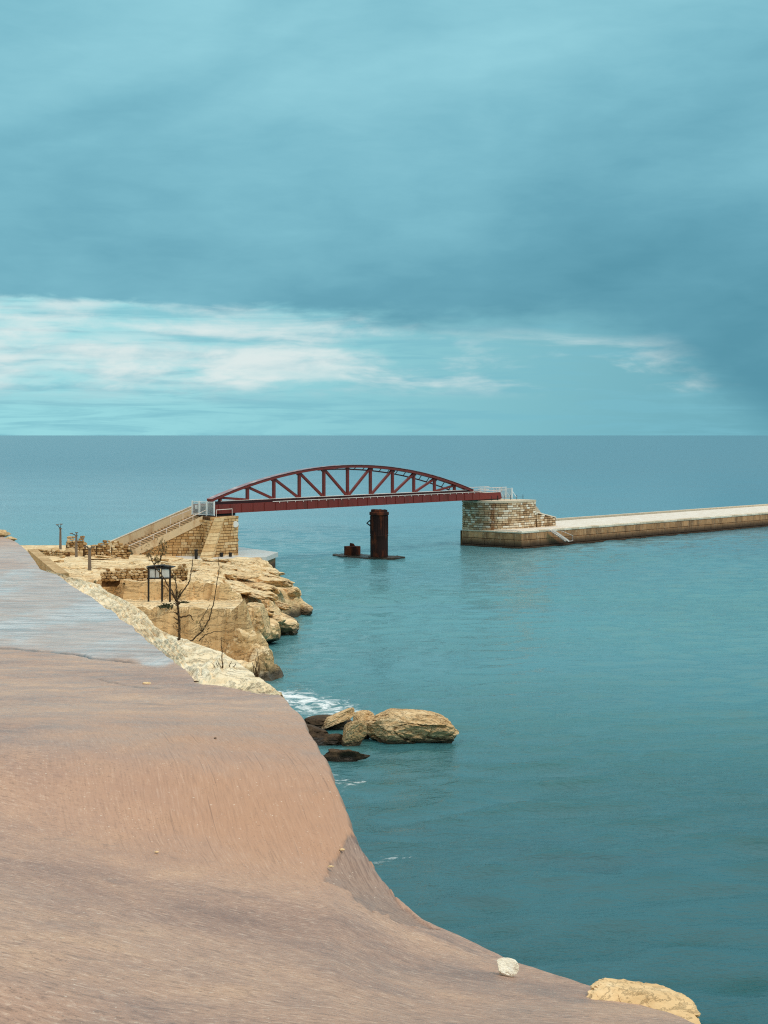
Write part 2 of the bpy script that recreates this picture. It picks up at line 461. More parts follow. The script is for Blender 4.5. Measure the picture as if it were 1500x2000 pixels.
base = t.ramp(t.math('ADD', t.math('MULTIPLY', blot, 0.6), t.math('MULTIPLY', blot2, 0.4)),
              [(0.33, srgb(146, 112, 97)), (0.44, srgb(174, 137, 117)), (0.54, srgb(192, 153, 128)), (0.68, srgb(213, 174, 142))])
orange = t.mix(t.math('MULTIPLY', bul, t.ss(blot, 0.30, 0.6, 0.45, 0.95)), base, srgb(184, 139, 108))
col = t.mix(t.math('MULTIPLY', t.ss(grain, 0.50, 0.64), t.math('SUBTRACT', 0.50, t.math('MULTIPLY', bul, 0.34))), orange, srgb(104, 80, 68))
col = t.mix(t.math('MULTIPLY', t.ss(grain, 0.47, 0.35), t.math('SUBTRACT', 0.52, t.math('MULTIPLY', bul, 0.44))), col, srgb(236, 210, 186))
col = t.mix(t.math('MULTIPLY', t.ss(speck, 0.58, 0.68), t.ss(blot2, 0.40, 0.60, 0.12, 0.7)), col, srgb(74, 62, 58))
dkp = t.ss(t.noise(t.scale(p, (1, 2.2, 1)), 0.8, 6, 0.7, .5), 0.58, 0.72)
col = t.mix(t.math('MULTIPLY', dkp, t.math('SUBTRACT', 0.45, t.math('MULTIPLY', bul, 0.35))), col, srgb(112, 98, 94))
col = t.mix(t.math('MULTIPLY', wet, 0.75), col, t.mix(t.ss(t.noise(t.scale(p, (0.55, 1.3, 1), (0, 0, 0.35)), 1.0, 7, 0.7, .5), 0.38, 0.64), srgb(214, 210, 208), srgb(160, 148, 144)))  # wet zone: pale greys also paint the sky reflected in it
col = t.mix(t.math('MULTIPLY', spl, t.ss(blot2, 0.3, 0.6, 0.95, 0.7)), col, t.mix(t.ss(grain, 0.44, 0.58), srgb(150, 126, 112), srgb(120, 98, 88)))
crack_shade = t.attr('crack')
col = t.mix(t.math('MULTIPLY', crack_shade, t.ss(blot2, 0.3, 0.5, 0.7, 0.95)), col, srgb(58, 44, 38))  # shade inside the joint and flake, painted as dark brown
pk = t.ss(t.noise(p, 34.0, 2, 0.5), 0.70, 0.74)
col = t.mix(t.math('MULTIPLY', pk, 0.6), col, srgb(236, 216, 194))
scr = t.noise(t.scale(p, (60.0, 0.9, 1.5), (0, 0, -0.29)), 1.0, 3, 0.5)
col = t.mix(t.math('MULTIPLY', t.math('MULTIPLY', t.ss(scr, 0.63, 0.70), bul), 0.4), col, srgb(96, 70, 56))
t.put(b['Base Color'], col)
rg = t.lin(blot2, 0.35, 0.65, 0.34, 0.56)
rg = t.mix(wet, rg, t.lin(t.noise(t.scale(p, (1, 2.6, 1), (0, 0, 0.3)), 0.6, 6, .66), 0.35, 0.65, 0.12, 0.42))
t.put(b['Roughness'], rg)
hh = t.math('ADD', t.math('MULTIPLY', grain, 1.0), t.math('MULTIPLY', speck, -0.22))
rib = t.n('ShaderNodeTexWave', wave_type='BANDS', bands_direction='X')
t.put(rib.inputs['Vector'], t.scale(p2, (1.0, 0.35, 1.0))); rib.inputs['Scale'].default_value = 1.6; rib.inputs['Distortion'].default_value = 2.0
hh = t.math('ADD', hh, t.math('MULTIPLY', t.math('MULTIPLY', rib.outputs['Fac'], wet), 1.3))
t.put(b['Normal'], t.bump(hh, t.math('SUBTRACT', 0.5, t.math('MULTIPLY', bul, 0.36)), 0.03))

# sea
M_SEA, t, b = mat('sea water', 0.06, 0.5)
p = t.pos(); X, Y, Z = t.sep(p)
dist = t.n('ShaderNodeVectorMath', operation='LENGTH'); t.put(dist.inputs[0], p); dist = dist.outputs['Value']
b['IOR'].default_value = 1.33
cbig = t.noise(t.scale(p, (0.008, 0.02, 1)), 1.0, 4, 0.5, 0.4)
far_sheen = t.ss(dist, 50, 175)
c0 = t.mix(far_sheen, srgb(14, 72, 70), srgb(86, 143, 147))  # base colour lightens with distance, painting the sky's grazing reflection
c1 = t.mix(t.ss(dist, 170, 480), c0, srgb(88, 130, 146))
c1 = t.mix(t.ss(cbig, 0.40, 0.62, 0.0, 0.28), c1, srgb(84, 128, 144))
# patches of weed over the sea bed close in
bed = t.ss(t.noise(t.scale(p, (0.05, 0.035, 1)), 1.0, 5, 0.6, 0.5), 0.48, 0.66)
c1 = t.mix(t.math('MULTIPLY', bed, t.ss(dist, 110, 55, 0.0, 0.5)), c1, srgb(44, 78, 88))
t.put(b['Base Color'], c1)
t.put(b['Specular IOR Level'], t.ss(dist, 170, 700, 0.5, 0.24))
# foam along the shore
foam_n = t.noise(t.scale(p, (1, 1.3, 1)), 0.9, 8, 0.72, 0.8)
fo = t.attr('foam')
fm = t.ss(t.math('ADD', foam_n, t.math('MULTIPLY', fo, 0.36)), 0.68, 0.92)
fm = t.math('MULTIPLY', fm, t.ss(fo, 0.02, 0.3))
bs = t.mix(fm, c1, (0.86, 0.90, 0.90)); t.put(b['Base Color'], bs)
t.put(b['Roughness'], t.math('ADD', t.ss(dist, 100, 1200, 0.08, 0.26), t.math('MULTIPLY', fm, 0.6)))
# waves: calm swell plus wind ripples; the ripples are lost with distance
w1 = t.noise(t.scale(p, (0.20, 0.42, 1), (0, 0, 0.15)), 1.0, 3, 0.5, 0.3)
w2 = t.noise(t.scale(p, (0.8, 1.5, 1), (0, 0, -0.2)), 1.0, 4, 0.55, 0.3)
w3 = t.noise(t.scale(p, (3.2, 5.2, 1)), 1.0, 3, 0.5)
gust = t.ss(t.noise(t.scale(p, (0.015, 0.03, 1)), 1.0, 4, 0.55), 0.36, 0.64, 0.35, 1.0)
wv = t.math('ADD', t.math('MULTIPLY', w1, t.ss(dist, 300, 380, 0.15, 0.9)), t.math('MULTIPLY', w2, 0.55))
wv = t.math('ADD', wv, t.math('MULTIPLY', w3, 0.20))
t.put(b['Normal'], t.bump(wv, t.math('MULTIPLY', gust, t.ss(dist, 150, 3000, 0.9, 0.5)), 0.5))

# ------------------------------------------------------------------ sea: one sheet to beyond the horizon, finer close in
def sea():
    xs = np.concatenate([[-120000, -20000, -3000, -400, -120], np.arange(-48, 118, .62), [200, 600, 3000, 20000, 120000]])
    ys = np.concatenate([[-3000, -200, 0, 25], np.arange(44, 250, .42), np.arange(250, 400, .62), [430, 500, 700, 1500, 6000, 30000, 140000]])
    nx, ny = len(xs), len(ys)
    gx_, gy_ = np.meshgrid(xs, ys)
    # small wind waves, real relief where the water is near enough to show it
    r = np.random.RandomState(5); hz = np.zeros_like(gx_)
    for k in range(44):
        lam = 1.7 * (6.5 / 1.7) ** r.rand(); th = r.normal(-1.25, .55); kk = 2 * math.pi / lam
        hz += 0.021 / kk * np.sin(kk * (gx_ * math.cos(th) + gy_ * math.sin(th)) + r.rand() * 6.28)
    inner = sstep(-48, -40, gx_) * sstep(118, 105, gx_) * sstep(44, 52, gy_) * sstep(398, 330, gy_)
    hz = hz * inner * (0.55 + 0.9 * sstep(-.35, .4, fbm(gx_ * .02, gy_ * .013, 9, 4)))
    vs = np.stack([gx_.ravel(), gy_.ravel(), hz.ravel()], 1)
    idx = np.arange(nx * ny).reshape(ny, nx)
    fs = np.stack([idx[:-1, :-1].ravel(), idx[:-1, 1:].ravel(), idx[1:, 1:].ravel(), idx[1:, :-1].ravel()], 1).tolist()
    me = mesh('sea', vs, fs, M_SEA, True)
    fo = np.zeros(len(vs))
    def seg(a, b_, r, s):
        a = np.array(a[:2]); b_ = np.array(b_[:2]); d = b_ - a
        k = np.clip(((vs[:, :2] - a) @ d) / (d @ d), 0, 1)
        q = np.hypot(*(vs[:, :2] - a - k[:, None] * d).T)
        return s * np.clip(1 - q / r, 0, 1)
    for a, b_, r, s in [((545,1355),(620,1372),5,1.0), ((620,1372),(705,1396),3.2,1.0), ((570,1372),(660,1405),5,.75),
                        ((720,1385),(900,1400),2.5,.4), ((650,1520),(690,1535),2.5,.65), ((740,1690),(775,1672),1.6,.55),
                        ((655,1545),(670,1560),1.5,.5), ((520,1250),(600,1215),3,.32), ((530,1335),(545,1330),2.5,.4)]:
        fo = np.maximum(fo, seg(Q(*a, 0), Q(*b_, 0), r, s))
    at = me.attributes.new('foam', 'FLOAT', 'POINT'); at.data.foreach_set('value', fo.astype(np.float32))
    return tag(obj('sea', me), 'calm teal sea stretching to the horizon', 'sea', kind='structure')
sea()

# ------------------------------------------------------------------ foreground slope
DT = [(3400, 2.4), (2600, 3.9), (2200, 5.4), (2000, 6.9), (1850, 9.2), (1760, 11.3), (1700, 12.55), (1650, 12.95), (1600, 13.25), (1500, 13.95), (1440, 15.0),
      (1400, 17.0), (1350, 21), (1300, 28), (1250, 37), (1200, 50), (1150, 66), (1100, 90), (1045, 125), (1020, 140)]
_py = np.array([a for a, _ in DT][::-1], float); _d = np.log(np.array([d for _, d in DT][::-1], float))
_fine = np.arange(1020, 3401, 4.0)
_tab = np.interp(_fine, _py, _d)
for _ in range(6):
    _tab = np.convolve(np.pad(_tab, 5, mode='edge'), np.ones(11)/11, 'valid')
def depth(px, py):
    px = np.asarray(px, float); py = np.asarray(py, float)
    val = np.interp(px, [-600, 0, 300, 650, 800, 1000, 1400], [1560, 1600, 1655, 1715, 1775, 1830, 1880])
    k = sstep(1360, 1520, py) * sstep(2150, 1850, py)
    q = py - (val - 1700) * k
    return np.exp(np.interp(q, _fine, _tab))
EDGE = [(3400, 2600), (2400, 1980), (2100, 1560), (2000, 1372), (1970, 1290), (1925, 1150), (1905, 1080), (1868, 985), (1825, 900), (1795, 828), (1772, 795), (1740, 768),
        (1710, 745), (1675, 720), (1625, 692), (1580, 674), (1520, 649), (1465, 624), (1425, 600), (1385, 575), (1365, 557), (1356, 546), (1351, 520), (1341, 440),
        (1335, 385), (1322, 372), (1310, 362), (1295, 340), (1262, 300), (1225, 260), (1192, 215), (1170, 180), (1150, 150), (1122, 110), (1112, 78),
        (1096, 68), (1080, 56), (1068, 44), (1058, 30), (1050, 12), (1044, -10), (1040, -60), (1036, -200)]
_ey = np.array([a for a, _ in EDGE][::-1], float); _ex = np.array([x for _, x in EDGE][::-1], float)
def edge_px(py):
    e = np.interp(py, _ey, _ex)
    return e

def slope():
    rows = np.concatenate([np.linspace(3400, 2060, 30)[:-1], np.arange(2060, 1400, -4), np.arange(1400, 1304, -1.6), np.arange(1304, 1250, -.7), np.arange(1250, 1120, -1.6), np.arange(1120, 1036, -1.2)])
    nr = len(rows); ncol = 210
    u = np.concatenate([np.linspace(0, 0.25, 22)[:-1], np.linspace(0.25, 0.94, ncol-62), np.linspace(0.94, 1, 42)[1:]])
    nc = len(u)
    PY = np.repeat(rows[:, None], nc, 1)
    E = edge_px(rows)
    # a little raggedness along the lip
    E = E + np.where((rows < 2100) & (rows > 1140), (fbm(rows * 0.035, rows * 0 + 3.3, 5, 5, .6)) * 9, 0)
    L = np.full(nr, -700.0)
    PX = L[:, None] + (E - L)[:, None] * u[None, :]
    D = depth(PX, PY)
    X = (PX - 750) * D / F; Yw = D; Zw = H - (PY - 850) * D / F
    # lip rounds over
    edist = (E[:, None] - PX) * D / F
    Zw = Zw + 0.05 * fbm(X * 0.35, Yw * 0.35, 11, 4) + 0.012 * fbm(X * 3.0, Yw * 3.0, 21, 4)
    # broken joint across the slope
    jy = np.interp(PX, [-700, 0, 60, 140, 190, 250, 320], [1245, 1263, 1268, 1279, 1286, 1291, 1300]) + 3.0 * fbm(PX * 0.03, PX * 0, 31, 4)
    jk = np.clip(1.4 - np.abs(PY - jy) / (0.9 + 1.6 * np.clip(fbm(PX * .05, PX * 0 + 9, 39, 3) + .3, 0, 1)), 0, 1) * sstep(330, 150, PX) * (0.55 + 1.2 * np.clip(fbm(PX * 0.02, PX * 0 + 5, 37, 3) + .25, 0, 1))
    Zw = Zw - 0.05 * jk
    # small broken flake near the middle
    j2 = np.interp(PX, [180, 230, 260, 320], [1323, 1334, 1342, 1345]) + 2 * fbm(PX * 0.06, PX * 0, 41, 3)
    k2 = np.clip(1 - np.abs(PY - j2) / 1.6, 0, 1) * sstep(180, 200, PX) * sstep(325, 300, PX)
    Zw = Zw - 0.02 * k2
    spall_poly = [(690, 1622), (662, 1660), (640, 1690), (634, 1712), (668, 1730), (700, 1760), (770, 1800), (830, 1812), (860, 1815), (800, 1780), (740, 1700)]
    bulge = sstep(1360, 1440, PY) * sstep(1760, 1640, PY - (np.interp(PX, [0, 650, 800], [-60, 20, 60]))) * sstep(-150, 520, PX)
    wetm = sstep(5, -9, PY - jy + (5 + 12 * sstep(120, 300, PX)) * fbm(PX * .02, PY * .04, 51, 4)) * (0.62 + 0.55 * sstep(-.25, .25, fbm(PX * 0.009 + PY * .012, PY * 0.026, 55, 5)))
    wetm = wetm * sstep(1040, 1085, PY) * np.where(PY < 1112, 0.45, 1.0)
    # spalled grey patch by the lip
    def inpoly(x, y, poly):
        ins = np.zeros(x.shape, bool); n = len(poly)
        for i in range(n):
            x1, y1 = poly[i]; x2, y2 = poly[(i+1) % n]
            c = ((y1 > y) != (y2 > y)) & (x < (x2 - x1) * (y - y1) / ((y2 - y1) if y2 != y1 else 1e-9) + x1)
            ins ^= c
        return ins
    wx = PX + 10 * fbm(PX * .05, PY * .05, 61, 4); wy = PY + 10 * fbm(PX * .05, PY * .05, 71, 4)
    sp = inpoly(wx, wy, spall_poly).astype(float)
    Zw = Zw - 0.018 * sp
    vs = np.stack([X, Yw, Zw], 2)
    # skirt: roll over the lip and fall to the water
    lip = vs[:, -1, :]
    tang = np.gradient(lip[:, :2], axis=0)
    tn = np.stack([tang[:, 1], -tang[:, 0]], 1)
    tn /= np.maximum(np.linalg.norm(tn, axis=1), 1e-6)[:, None]
    for _ in range(12):
        tn = np.apply_along_axis(lambda a: np.convolve(np.pad(a, 2, mode='edge'), np.ones(5)/5, 'valid'), 0, tn)
    extra = []
    for out, down in [(0.02, 0.03), (0.05, 0.12), (0.07, 0.35), (0.02, 1.0), (0.15, 2.5), (0.6, 6.0), (1.2, 12), (1.6, 24)]:
        q = lip.copy(); q[:, :2] += tn * out; q[:, 2] = np.maximum(q[:, 2] - down, -1.5)
        q[:, :2] += 0.25 * min(down, 1) * fbm(q[:, 1:2] * 0.8, q[:, 2:3] * 0.8, 81, 3)
        extra.append(q[:, None, :])
    al = np.concatenate([vs] + extra, 1)
    nC = al.shape[1]
    fl = al.reshape(-1, 3)
    idx = np.arange(nr * nC).reshape(nr, nC)
    a = idx[:-1, :-1].ravel(); b_ = idx[:-1, 1:].ravel(); c = idx[1:, 1:].ravel(); d = idx[1:, :-1].ravel()
    fs = np.stack([a, b_, c, d], 1)
    me = mesh('rock_slope', fl, fs.tolist(), M_SLOPE, True)
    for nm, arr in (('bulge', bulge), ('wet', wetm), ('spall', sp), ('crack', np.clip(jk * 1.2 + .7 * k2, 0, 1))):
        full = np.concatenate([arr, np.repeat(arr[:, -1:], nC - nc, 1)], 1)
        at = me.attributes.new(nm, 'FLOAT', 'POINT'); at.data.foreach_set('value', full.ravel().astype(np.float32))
    o = obj('rock_slope', me)
    return tag(o, 'smooth wet tan slope of worn render falling to the sea', 'slope', kind='structure')
slope()

# pale eroded strata beside the slope
LIN = [(546,1357),(500,1352),(440,1343),(385,1337),(362,1312),(340,1297),(300,1264),(260,1227),(230,1206),(212,1193),(178,1171),(148,1151),(128,1138),(108,1123),(80,1113)]
LOUT = [(549,1357),(532,1341),(520,1332),(470,1297),(440,1276),(400,1263),(348,1244),(312,1234),(290,1207),(271,1189),(242,1172),(211,1157),(197,1143),(149,1134),(96,1119)]
def ledge():
    n = 260; m = 60
    tt = np.linspace(0, 1, n); kn = np.linspace(0, 1, len(LIN))
    ix = np.interp(tt, kn, [p[0] for p in LIN]); iy = np.interp(tt, kn, [p[1] for p in LIN])
    ox = np.interp(tt, kn, [p[0] for p in LOUT]); oy = np.interp(tt, kn, [p[1] for p in LOUT])
    wob = fbm(tt * 26, tt * 0, 91, 5, .6)
    ox = ox + wob * 12; oy = oy + wob * 5
    g = np.linspace(0, 1, m)
    PX = ix[:, None] + (ox - ix)[:, None] * g; PY = iy[:, None] + (oy - iy)[:, None] * g
    D = np.repeat(depth(ix, iy)[:, None], m, 1)
    D = D * (1 - 0.004) + (depth(PX, PY) - D) * 0.8 * g
    D = D * (1 + 0.03 * g)
    X = (PX - 750) * D / F; Z = H - (PY - 850) * D / F
    s = 0.0035 * D
    T_ = np.repeat(tt[:, None], m, 1); G_ = np.repeat(g[None, :], n, 0)
    gl_ = G_ * 5.0 + 1.5 * fbm(T_ * 14, G_ * 1.2, 97, 5, .55)
    stp = np.floor(gl_) + sstep(.55, .95, gl_ - np.floor(gl_)) - gl_
    env = np.sin(g * math.pi) ** .35
    Z = Z - s * stp * env + 0.55 * s * fbm(T_ * 40, G_ * 7, 95, 5, .55) * env - 0.003 * D * (1 - g)
    vs = np.stack([X, D, Z], 2)
    vs = vs.copy()
    lip = vs[:, -1, :]
    tang = np.gradient(lip[:, :2], axis=0); tn = np.stack([tang[:, 1], -tang[:, 0]], 1)
    tn /= np.maximum(np.linalg.norm(tn, axis=1), 1e-6)[:, None]
    for _ in range(15):
        tn = np.apply_along_axis(lambda a: np.convolve(np.pad(a, 3, mode='edge'), np.ones(7)/7, 'valid'), 0, tn)
    ex = []
    for out, down in [(.05, .08), (.1, .4), (.0, 1.2), (.3, 3), (1.0, 7), (2, 13), (3, 22)]:
        qv = lip.copy(); qv[:, :2] += tn * out; qv[:, 2] = np.maximum(qv[:, 2] - down, -1.5); ex.append(qv[:, None, :])
    al = np.concatenate([vs] + ex, 1); nC = al.shape[1]
    idx = np.arange(n * nC).reshape(n, nC)
    fs = np.stack([idx[:-1, :-1].ravel(), idx[:-1, 1:].ravel(), idx[1:, 1:].ravel(), idx[1:, :-1].ravel()], 1)
    o = obj('limestone_ledge', mesh('limestone_ledge', al.reshape(-1, 3), fs.tolist(), M_LEDGE, False))
    return tag(o, 'pale cream eroded limestone ledge along the edge of the tan slope', 'ledge', kind='structure')
ledge()

# ------------------------------------------------------------------ headland height field
COAST = [(-17.2, 238), (-16.0, 226), (-14.3, 210), (-11.9, 196), (-10.0, 187), (-10.4, 182), (-12.0, 178), (-11.6, 172), (-12.4, 166.5), (-13.8, 162), (-12.6, 156), (-12.3, 150),
         (-11.2, 142), (-9.8, 136.5), (-10.6, 134), (-14, 131), (-20, 131), (-27, 124), (-31, 110), (-26, 92), (-90, 92), (-90, 262), (-46, 266), (-34, 262), (-20, 250)]
def hills():
    xs = np.arange(-72, -5.5, 0.27); ys = np.arange(98, 262, 0.40)
    X, Yy = np.meshgrid(xs, ys)
    wxx = X + 1.6 * fbm(X * .22, Yy * .16, 3, 5, .55); wyy = Yy + 2.0 * fbm(X * .2, Yy * .15, 13, 5, .55)
    # signed distance to the coast
    d = np.full(X.shape, 1e9); ins = np.zeros(X.shape, bool); n = len(COAST)
    for i in range(n):
        x1, y1 = COAST[i]; x2, y2 = COAST[(i+1) % n]
        ex, ey = x2 - x1, y2 - y1
        k = np.clip(((wxx - x1) * ex + (wyy - y1) * ey) / (ex*ex + ey*ey), 0, 1)
        d = np.minimum(d, np.hypot(wxx - x1 - k*ex, wyy - y1 - k*ey))
        ins ^= ((y1 > wyy) != (y2 > wyy)) & (wxx < ex * (wyy - y1) / (ey if ey else 1e-9) + x1)
    d = np.where(ins, d, -d)
    plat = np.interp(Yy, [90, 125, 145, 155, 200, 226, 236, 262], [10, 8.2, 7.4, 6.9, 4.6, 3.1, 2.45, 2.35])
    plat = plat + sstep(-30, -44, X) * np.interp(Yy, [100, 150, 190, 240], [3.5, 1.2, 0.2, 0.5])
    # gentle flank towards the water, steep on the near side
    near = sstep(160, 150, Yy)
    gentle = 0.9 + 0.62 * np.clip(d, 0, 99) + 0.9 * sstep(0, 1.2, d)
    steepz = 6.5 * sstep(0, 3.0, d) + 2.0 * np.clip(d, 0, 99) * 0.6
    cap = gentle * (1 - near) + steepz * near
    z = np.minimum(plat, cap)
    # quarry floor and its two cut faces
    f1 = 155.0 + 0.5 * np.sin(X * 1.3) + 1.0 * fbm(X * .25, X * 0, 23, 3) + np.clip(-26 - X, 0, 9) * 1.2
    f2 = 138.5 + np.clip(-13 - X, 0, 40) * 0.42 + 1.4 * fbm(X * .35, X * 0, 29, 4)
    floor = np.interp(Yy, [136, 156], [6.1, 4.95]) + 0.10 * fbm(X * .8, Yy * .8, 33, 4)
    inq = sstep(0, 0.25, f1 - Yy) * sstep(-30.5, -29.5, X) * sstep(-11.8, -13.6, X)
    z = np.where(Yy > 120, z * (1 - inq) + np.minimum(z, floor) * inq, z)
    drop = sstep(0.0, -1.1, Yy - f2) * sstep(-33, -31, X)
    low = np.interp(Yy, [100, 125, 140], [-1.0, -0.5, 0.3]) + 0.25*fbm(X * .5, Yy * .5, 35, 4)
    z = z * (1 - drop) + np.minimum(z, low + 0.8 * np.clip(f2 - Yy, 0, 2)) * drop
    # terraces of the bedding, stronger on the seaward flank
    fl = sstep(-26, -16, X) * sstep(152, 158, Yy) * (1 - sstep(222, 236, Yy))
    al_ = X * .40 - Yy * .917; ac_ = X * .917 + Yy * .40
    tz = z + 0.5 * fbm(al_ * .05, ac_ * .20, 43, 4) + 0.5 * fbm(al_ * .16, ac_ * .5, 44, 3)
    st = 0.95
    q = np.floor(tz / st); fr = tz / st - q
    tq = (q + 0.22 * fr + 0.78 * sstep(0.80, 0.97, fr)) * st
    z = z + (tq - tz) * (0.35 + 0.62 * fl) * sstep(0.2, 1.5, d) * (1 - sstep(228, 238, Yy)) * (1 - 0.9 * inq)
    rough = 0.16 + 0.30 * fl + 0.2 * near
    z = z + rough * fbm(al_ * .22, ac_ * .85, 47, 6, .6) * (1 - sstep(228, 238, Yy) * .8) * (1 - 0.7 * inq)
    # fissures of the seaward rock
    rid = np.abs(fbm(al_ * .035, ac_ * .22, 57, 5, .55)); z = z - 1.3 * np.clip(1 - rid / 0.03, 0, 1) * fl * sstep(.5, 2, d)
    z = z - np.abs(fbm(X * .6, Yy * .6, 67, 4)) * 0.9 * near * (1 - inq) * sstep(3, 0.5, d)
    z = np.where(d < 0, np.maximum(-2.0, d * 3.0), z)
    nx, ny = len(xs), len(ys)
    # undercut the foot and pull faces in a little so they are not perfectly vertical
    VX = X.copy(); VY = Yy.copy()
    vs = np.stack([VX.ravel(), VY.ravel(), z.ravel()], 1)
    idx = np.arange(nx*ny).reshape(ny, nx)
    fs = np.stack([idx[:-1, :-1].ravel(), idx[:-1, 1:].ravel(), idx[1:, 1:].ravel(), idx[1:, :-1].ravel()], 1)
    keep = (vs[fs, 2].max(1) > -1.9)
    fs = fs[keep]
    me = mesh('headland', vs, fs.tolist(), M_ROCK, False)
    o = obj('headland', me)
    return tag(o, 'ochre limestone headland with quarried faces and terraced seaward flank', 'headland', kind='structure'), (xs, ys, z)
HEAD, (HXS, HYS, HZ) = hills()
def ground(x, y):
    i = int(np.clip((x - HXS[0]) / 0.27, 0, len(HXS)-1)); j = int(np.clip((y - HYS[0]) / 0.40, 0, len(HYS)-1))
    return float(HZ[j, i])
def on_head(px, py):
    """walk the ray of a photograph point to the headland"""
    for d in np.arange(100, 262, 0.2):
        q = P(px, py, d)
        if HXS[0] < q.x < HXS[-1] and HYS[0] < d < HYS[-1] and q.z <= ground(q.x, d): return q
    return Q(px, py, 2.4)

# ------------------------------------------------------------------ masonry block course builder
_blockmeshes = {}
def block_mesh(L, Hh, T, m, key, bev=0.03):
    k = (round(L, 2), round(Hh, 2), key)
    if k not in _blockmeshes:
        mb = MB().box((-L/2, 0, 0), (L/2, T, Hh))
        me = mesh('stone_block', mb.v, mb.f, m)
        bm = bmesh.new(); bm.from_mesh(me)
        fe = [e for e in bm.edges if all(v.co.y < 1e-4 for v in e.verts)]
        bmesh.ops.bevel(bm, geom=fe, offset=bev, segments=1, affect='EDGES', clamp_overlap=True)
        bm.to_mesh(me); bm.free()
        _blockmeshes[k] = me
    return _blockmeshes[k]

def courses(parent, path, z0, z1, n, lengths, m, key, name='stone_block', ztop=None, gap=0.03, T=0.35, limit=300, proud=0.04, smin=None):
    """path: list of 2D points; blocks sit with their outer face on it, outward to the right-hand side of travel"""
    pts = [Vector(p) for p in path]; acc = [0]
    for a, b_ in zip(pts, pts[1:]): acc.append(acc[-1] + (b_ - a).length)
    def at(s):
        for i in range(len(pts) - 1):
            if s <= acc[i+1] or i == len(pts) - 2:
                k = (s - acc[i]) / (acc[i+1] - acc[i]); return pts[i].lerp(pts[i+1], k)
    hc = (z1 - z0) / n; cnt = 0
    for c in range(n):
        s = RND.uniform(-lengths[-1], 0) * 0.5
        while s < acc[-1] - 0.1:
            L = RND.choice(lengths); a = max(s, 0); e = min(s + L, acc[-1]); s += L
            if e - a < 0.22: continue
            pa, pb = at(a), at(e); mid_ = (pa + pb) / 2
            zb = z0 + c * hc
            if ztop and zb + hc * 0.55 > ztop((a + e) / 2): continue
            if cnt >= limit: return
            tn = (pb - pa); ang = math.atan2(tn.y, tn.x)
            me = block_mesh(round(tn.length / .2) * .2 - gap if L > .4 else tn.length - gap, hc - gap, T, m, key)
            o = obj(name, me, parent)
            off = Vector((tn.y, -tn.x)).normalized() * RND.uniform(0, proud)
            o.location = (mid_.x + off.x - parent.location.x, mid_.y + off.y - parent.location.y, zb + gap/2 - parent.location.z)
            o.rotation_euler = (0, 0, ang)
            cnt += 1

def prism(path, z0, z1):
    n = len(path); mb = MB()
    vs = [(p[0], p[1], z0) for p in path] + [(p[0], p[1], z1) for p in path]
    fs = [tuple(range(n))[::-1], tuple(range(n, 2*n))] + [(i, (i+1) % n, (i+1) % n + n, i + n) for i in range(n)]
    return mb.add(vs, fs)

# ------------------------------------------------------------------ bridge
BO = Vector((-23.6, 248.4, 0)); BD = Vector((0.64, 0.768, 0)).normalized(); BP = Vector((-BD.y, BD.x, 0))
def B(t, w_, z): return BO + BD * t + BP * w_ + Vector((0, 0, z))
TM = 28.3; NODE = 6.23; HALF = 36.6
def arch_z(t): return 10.75 + 5.35 * (1 - ((t - TM) / (HALF if t > TM else 34.9)) ** 2)
br = empty('arch_bridge', B(TM, 2.5, 9.1), 'red steel arched truss footbridge spanning from the headland to the breakwater', 'bridge')
def bpart(mb, name, m, smooth=False, bevel=0, parent=None):
    o = mb.build(name, m, br, smooth, org=br.location, bevel=bevel)
    if parent: o.parent = parent
    return o
# near girder in plates
gl = [(-5.1 + i * (65.9 + 5.1) / 9, -5.1 + (i + 1) * (65.9 + 5.1) / 9) for i in range(9)]
for a, e in gl:
    mb = MB()
    mb.hexa([B(a + .012, 0, 9.12), B(e - .012, 0, 9.12), B(e - .012, .5, 9.12), B(a + .012, .5, 9.12)], [B(a + .012, 0, 10.5), B(e - .012, 0, 10.5), B(e - .012, .5, 10.5), B(a + .012, .5, 10.5)])
    bpart(mb, 'girder_plate', M_RED)
mb = MB()
mb.hexa([B(65.92, -.02, 9.1), B(73.4, -.02, 9.1), B(73.4, .5, 9.1), B(65.92, .5, 9.1)], [B(65.92, -.02, 10.42), B(72.9, -.02, 10.32), B(72.9, .5, 10.32), B(65.92, .5, 10.42)])
bpart(mb, 'girder_end', M_RED)
mb = MB(); mb.beam(B(-5.1, .25, 9.09), B(73.3, .25, 9.09), .7, .06, BP); bpart(mb, 'girder_flange', M_RED)
for k in range(27):
    t_ = -4.4 + k * 2.62
    bpart(MB().beam(B(t_, -.05, 9.14), B(t_, -.05, 10.45), .07, .08, BD), 'stiffener', M_RED)
# far girder, deck
bpart(MB().beam(B(-5.1, 5.0, 9.8), B(73, 5.0, 9.8), .4, 1.4, BP), 'girder', M_RED)
bpart(MB().beam(B(-5.1, 2.7, 10.2), B(73.2, 2.7, 10.2), 4.2, .2, BP), 'deck', M_GREYPOST)
for k in range(13):
    t_ = -3 + k * 6.2; bpart(MB().beam(B(t_, .5, 9.5), B(t_, 4.8, 9.5), .3, .7, BD), 'cross_beam', M_DKRED)
# bottom chord of the truss stands behind the girder
bpart(MB().beam(B(-5, 1.25, 10.66), B(65.0, 1.25, 10.66), .75, .62, BP), 'bottom_chord', M_DKRED)
bpart(MB().beam(B(-3, 1.25, 11.0), B(65.0, 1.25, 11.0), .85, .07, BP), 'chord_capping', M_RAILW)
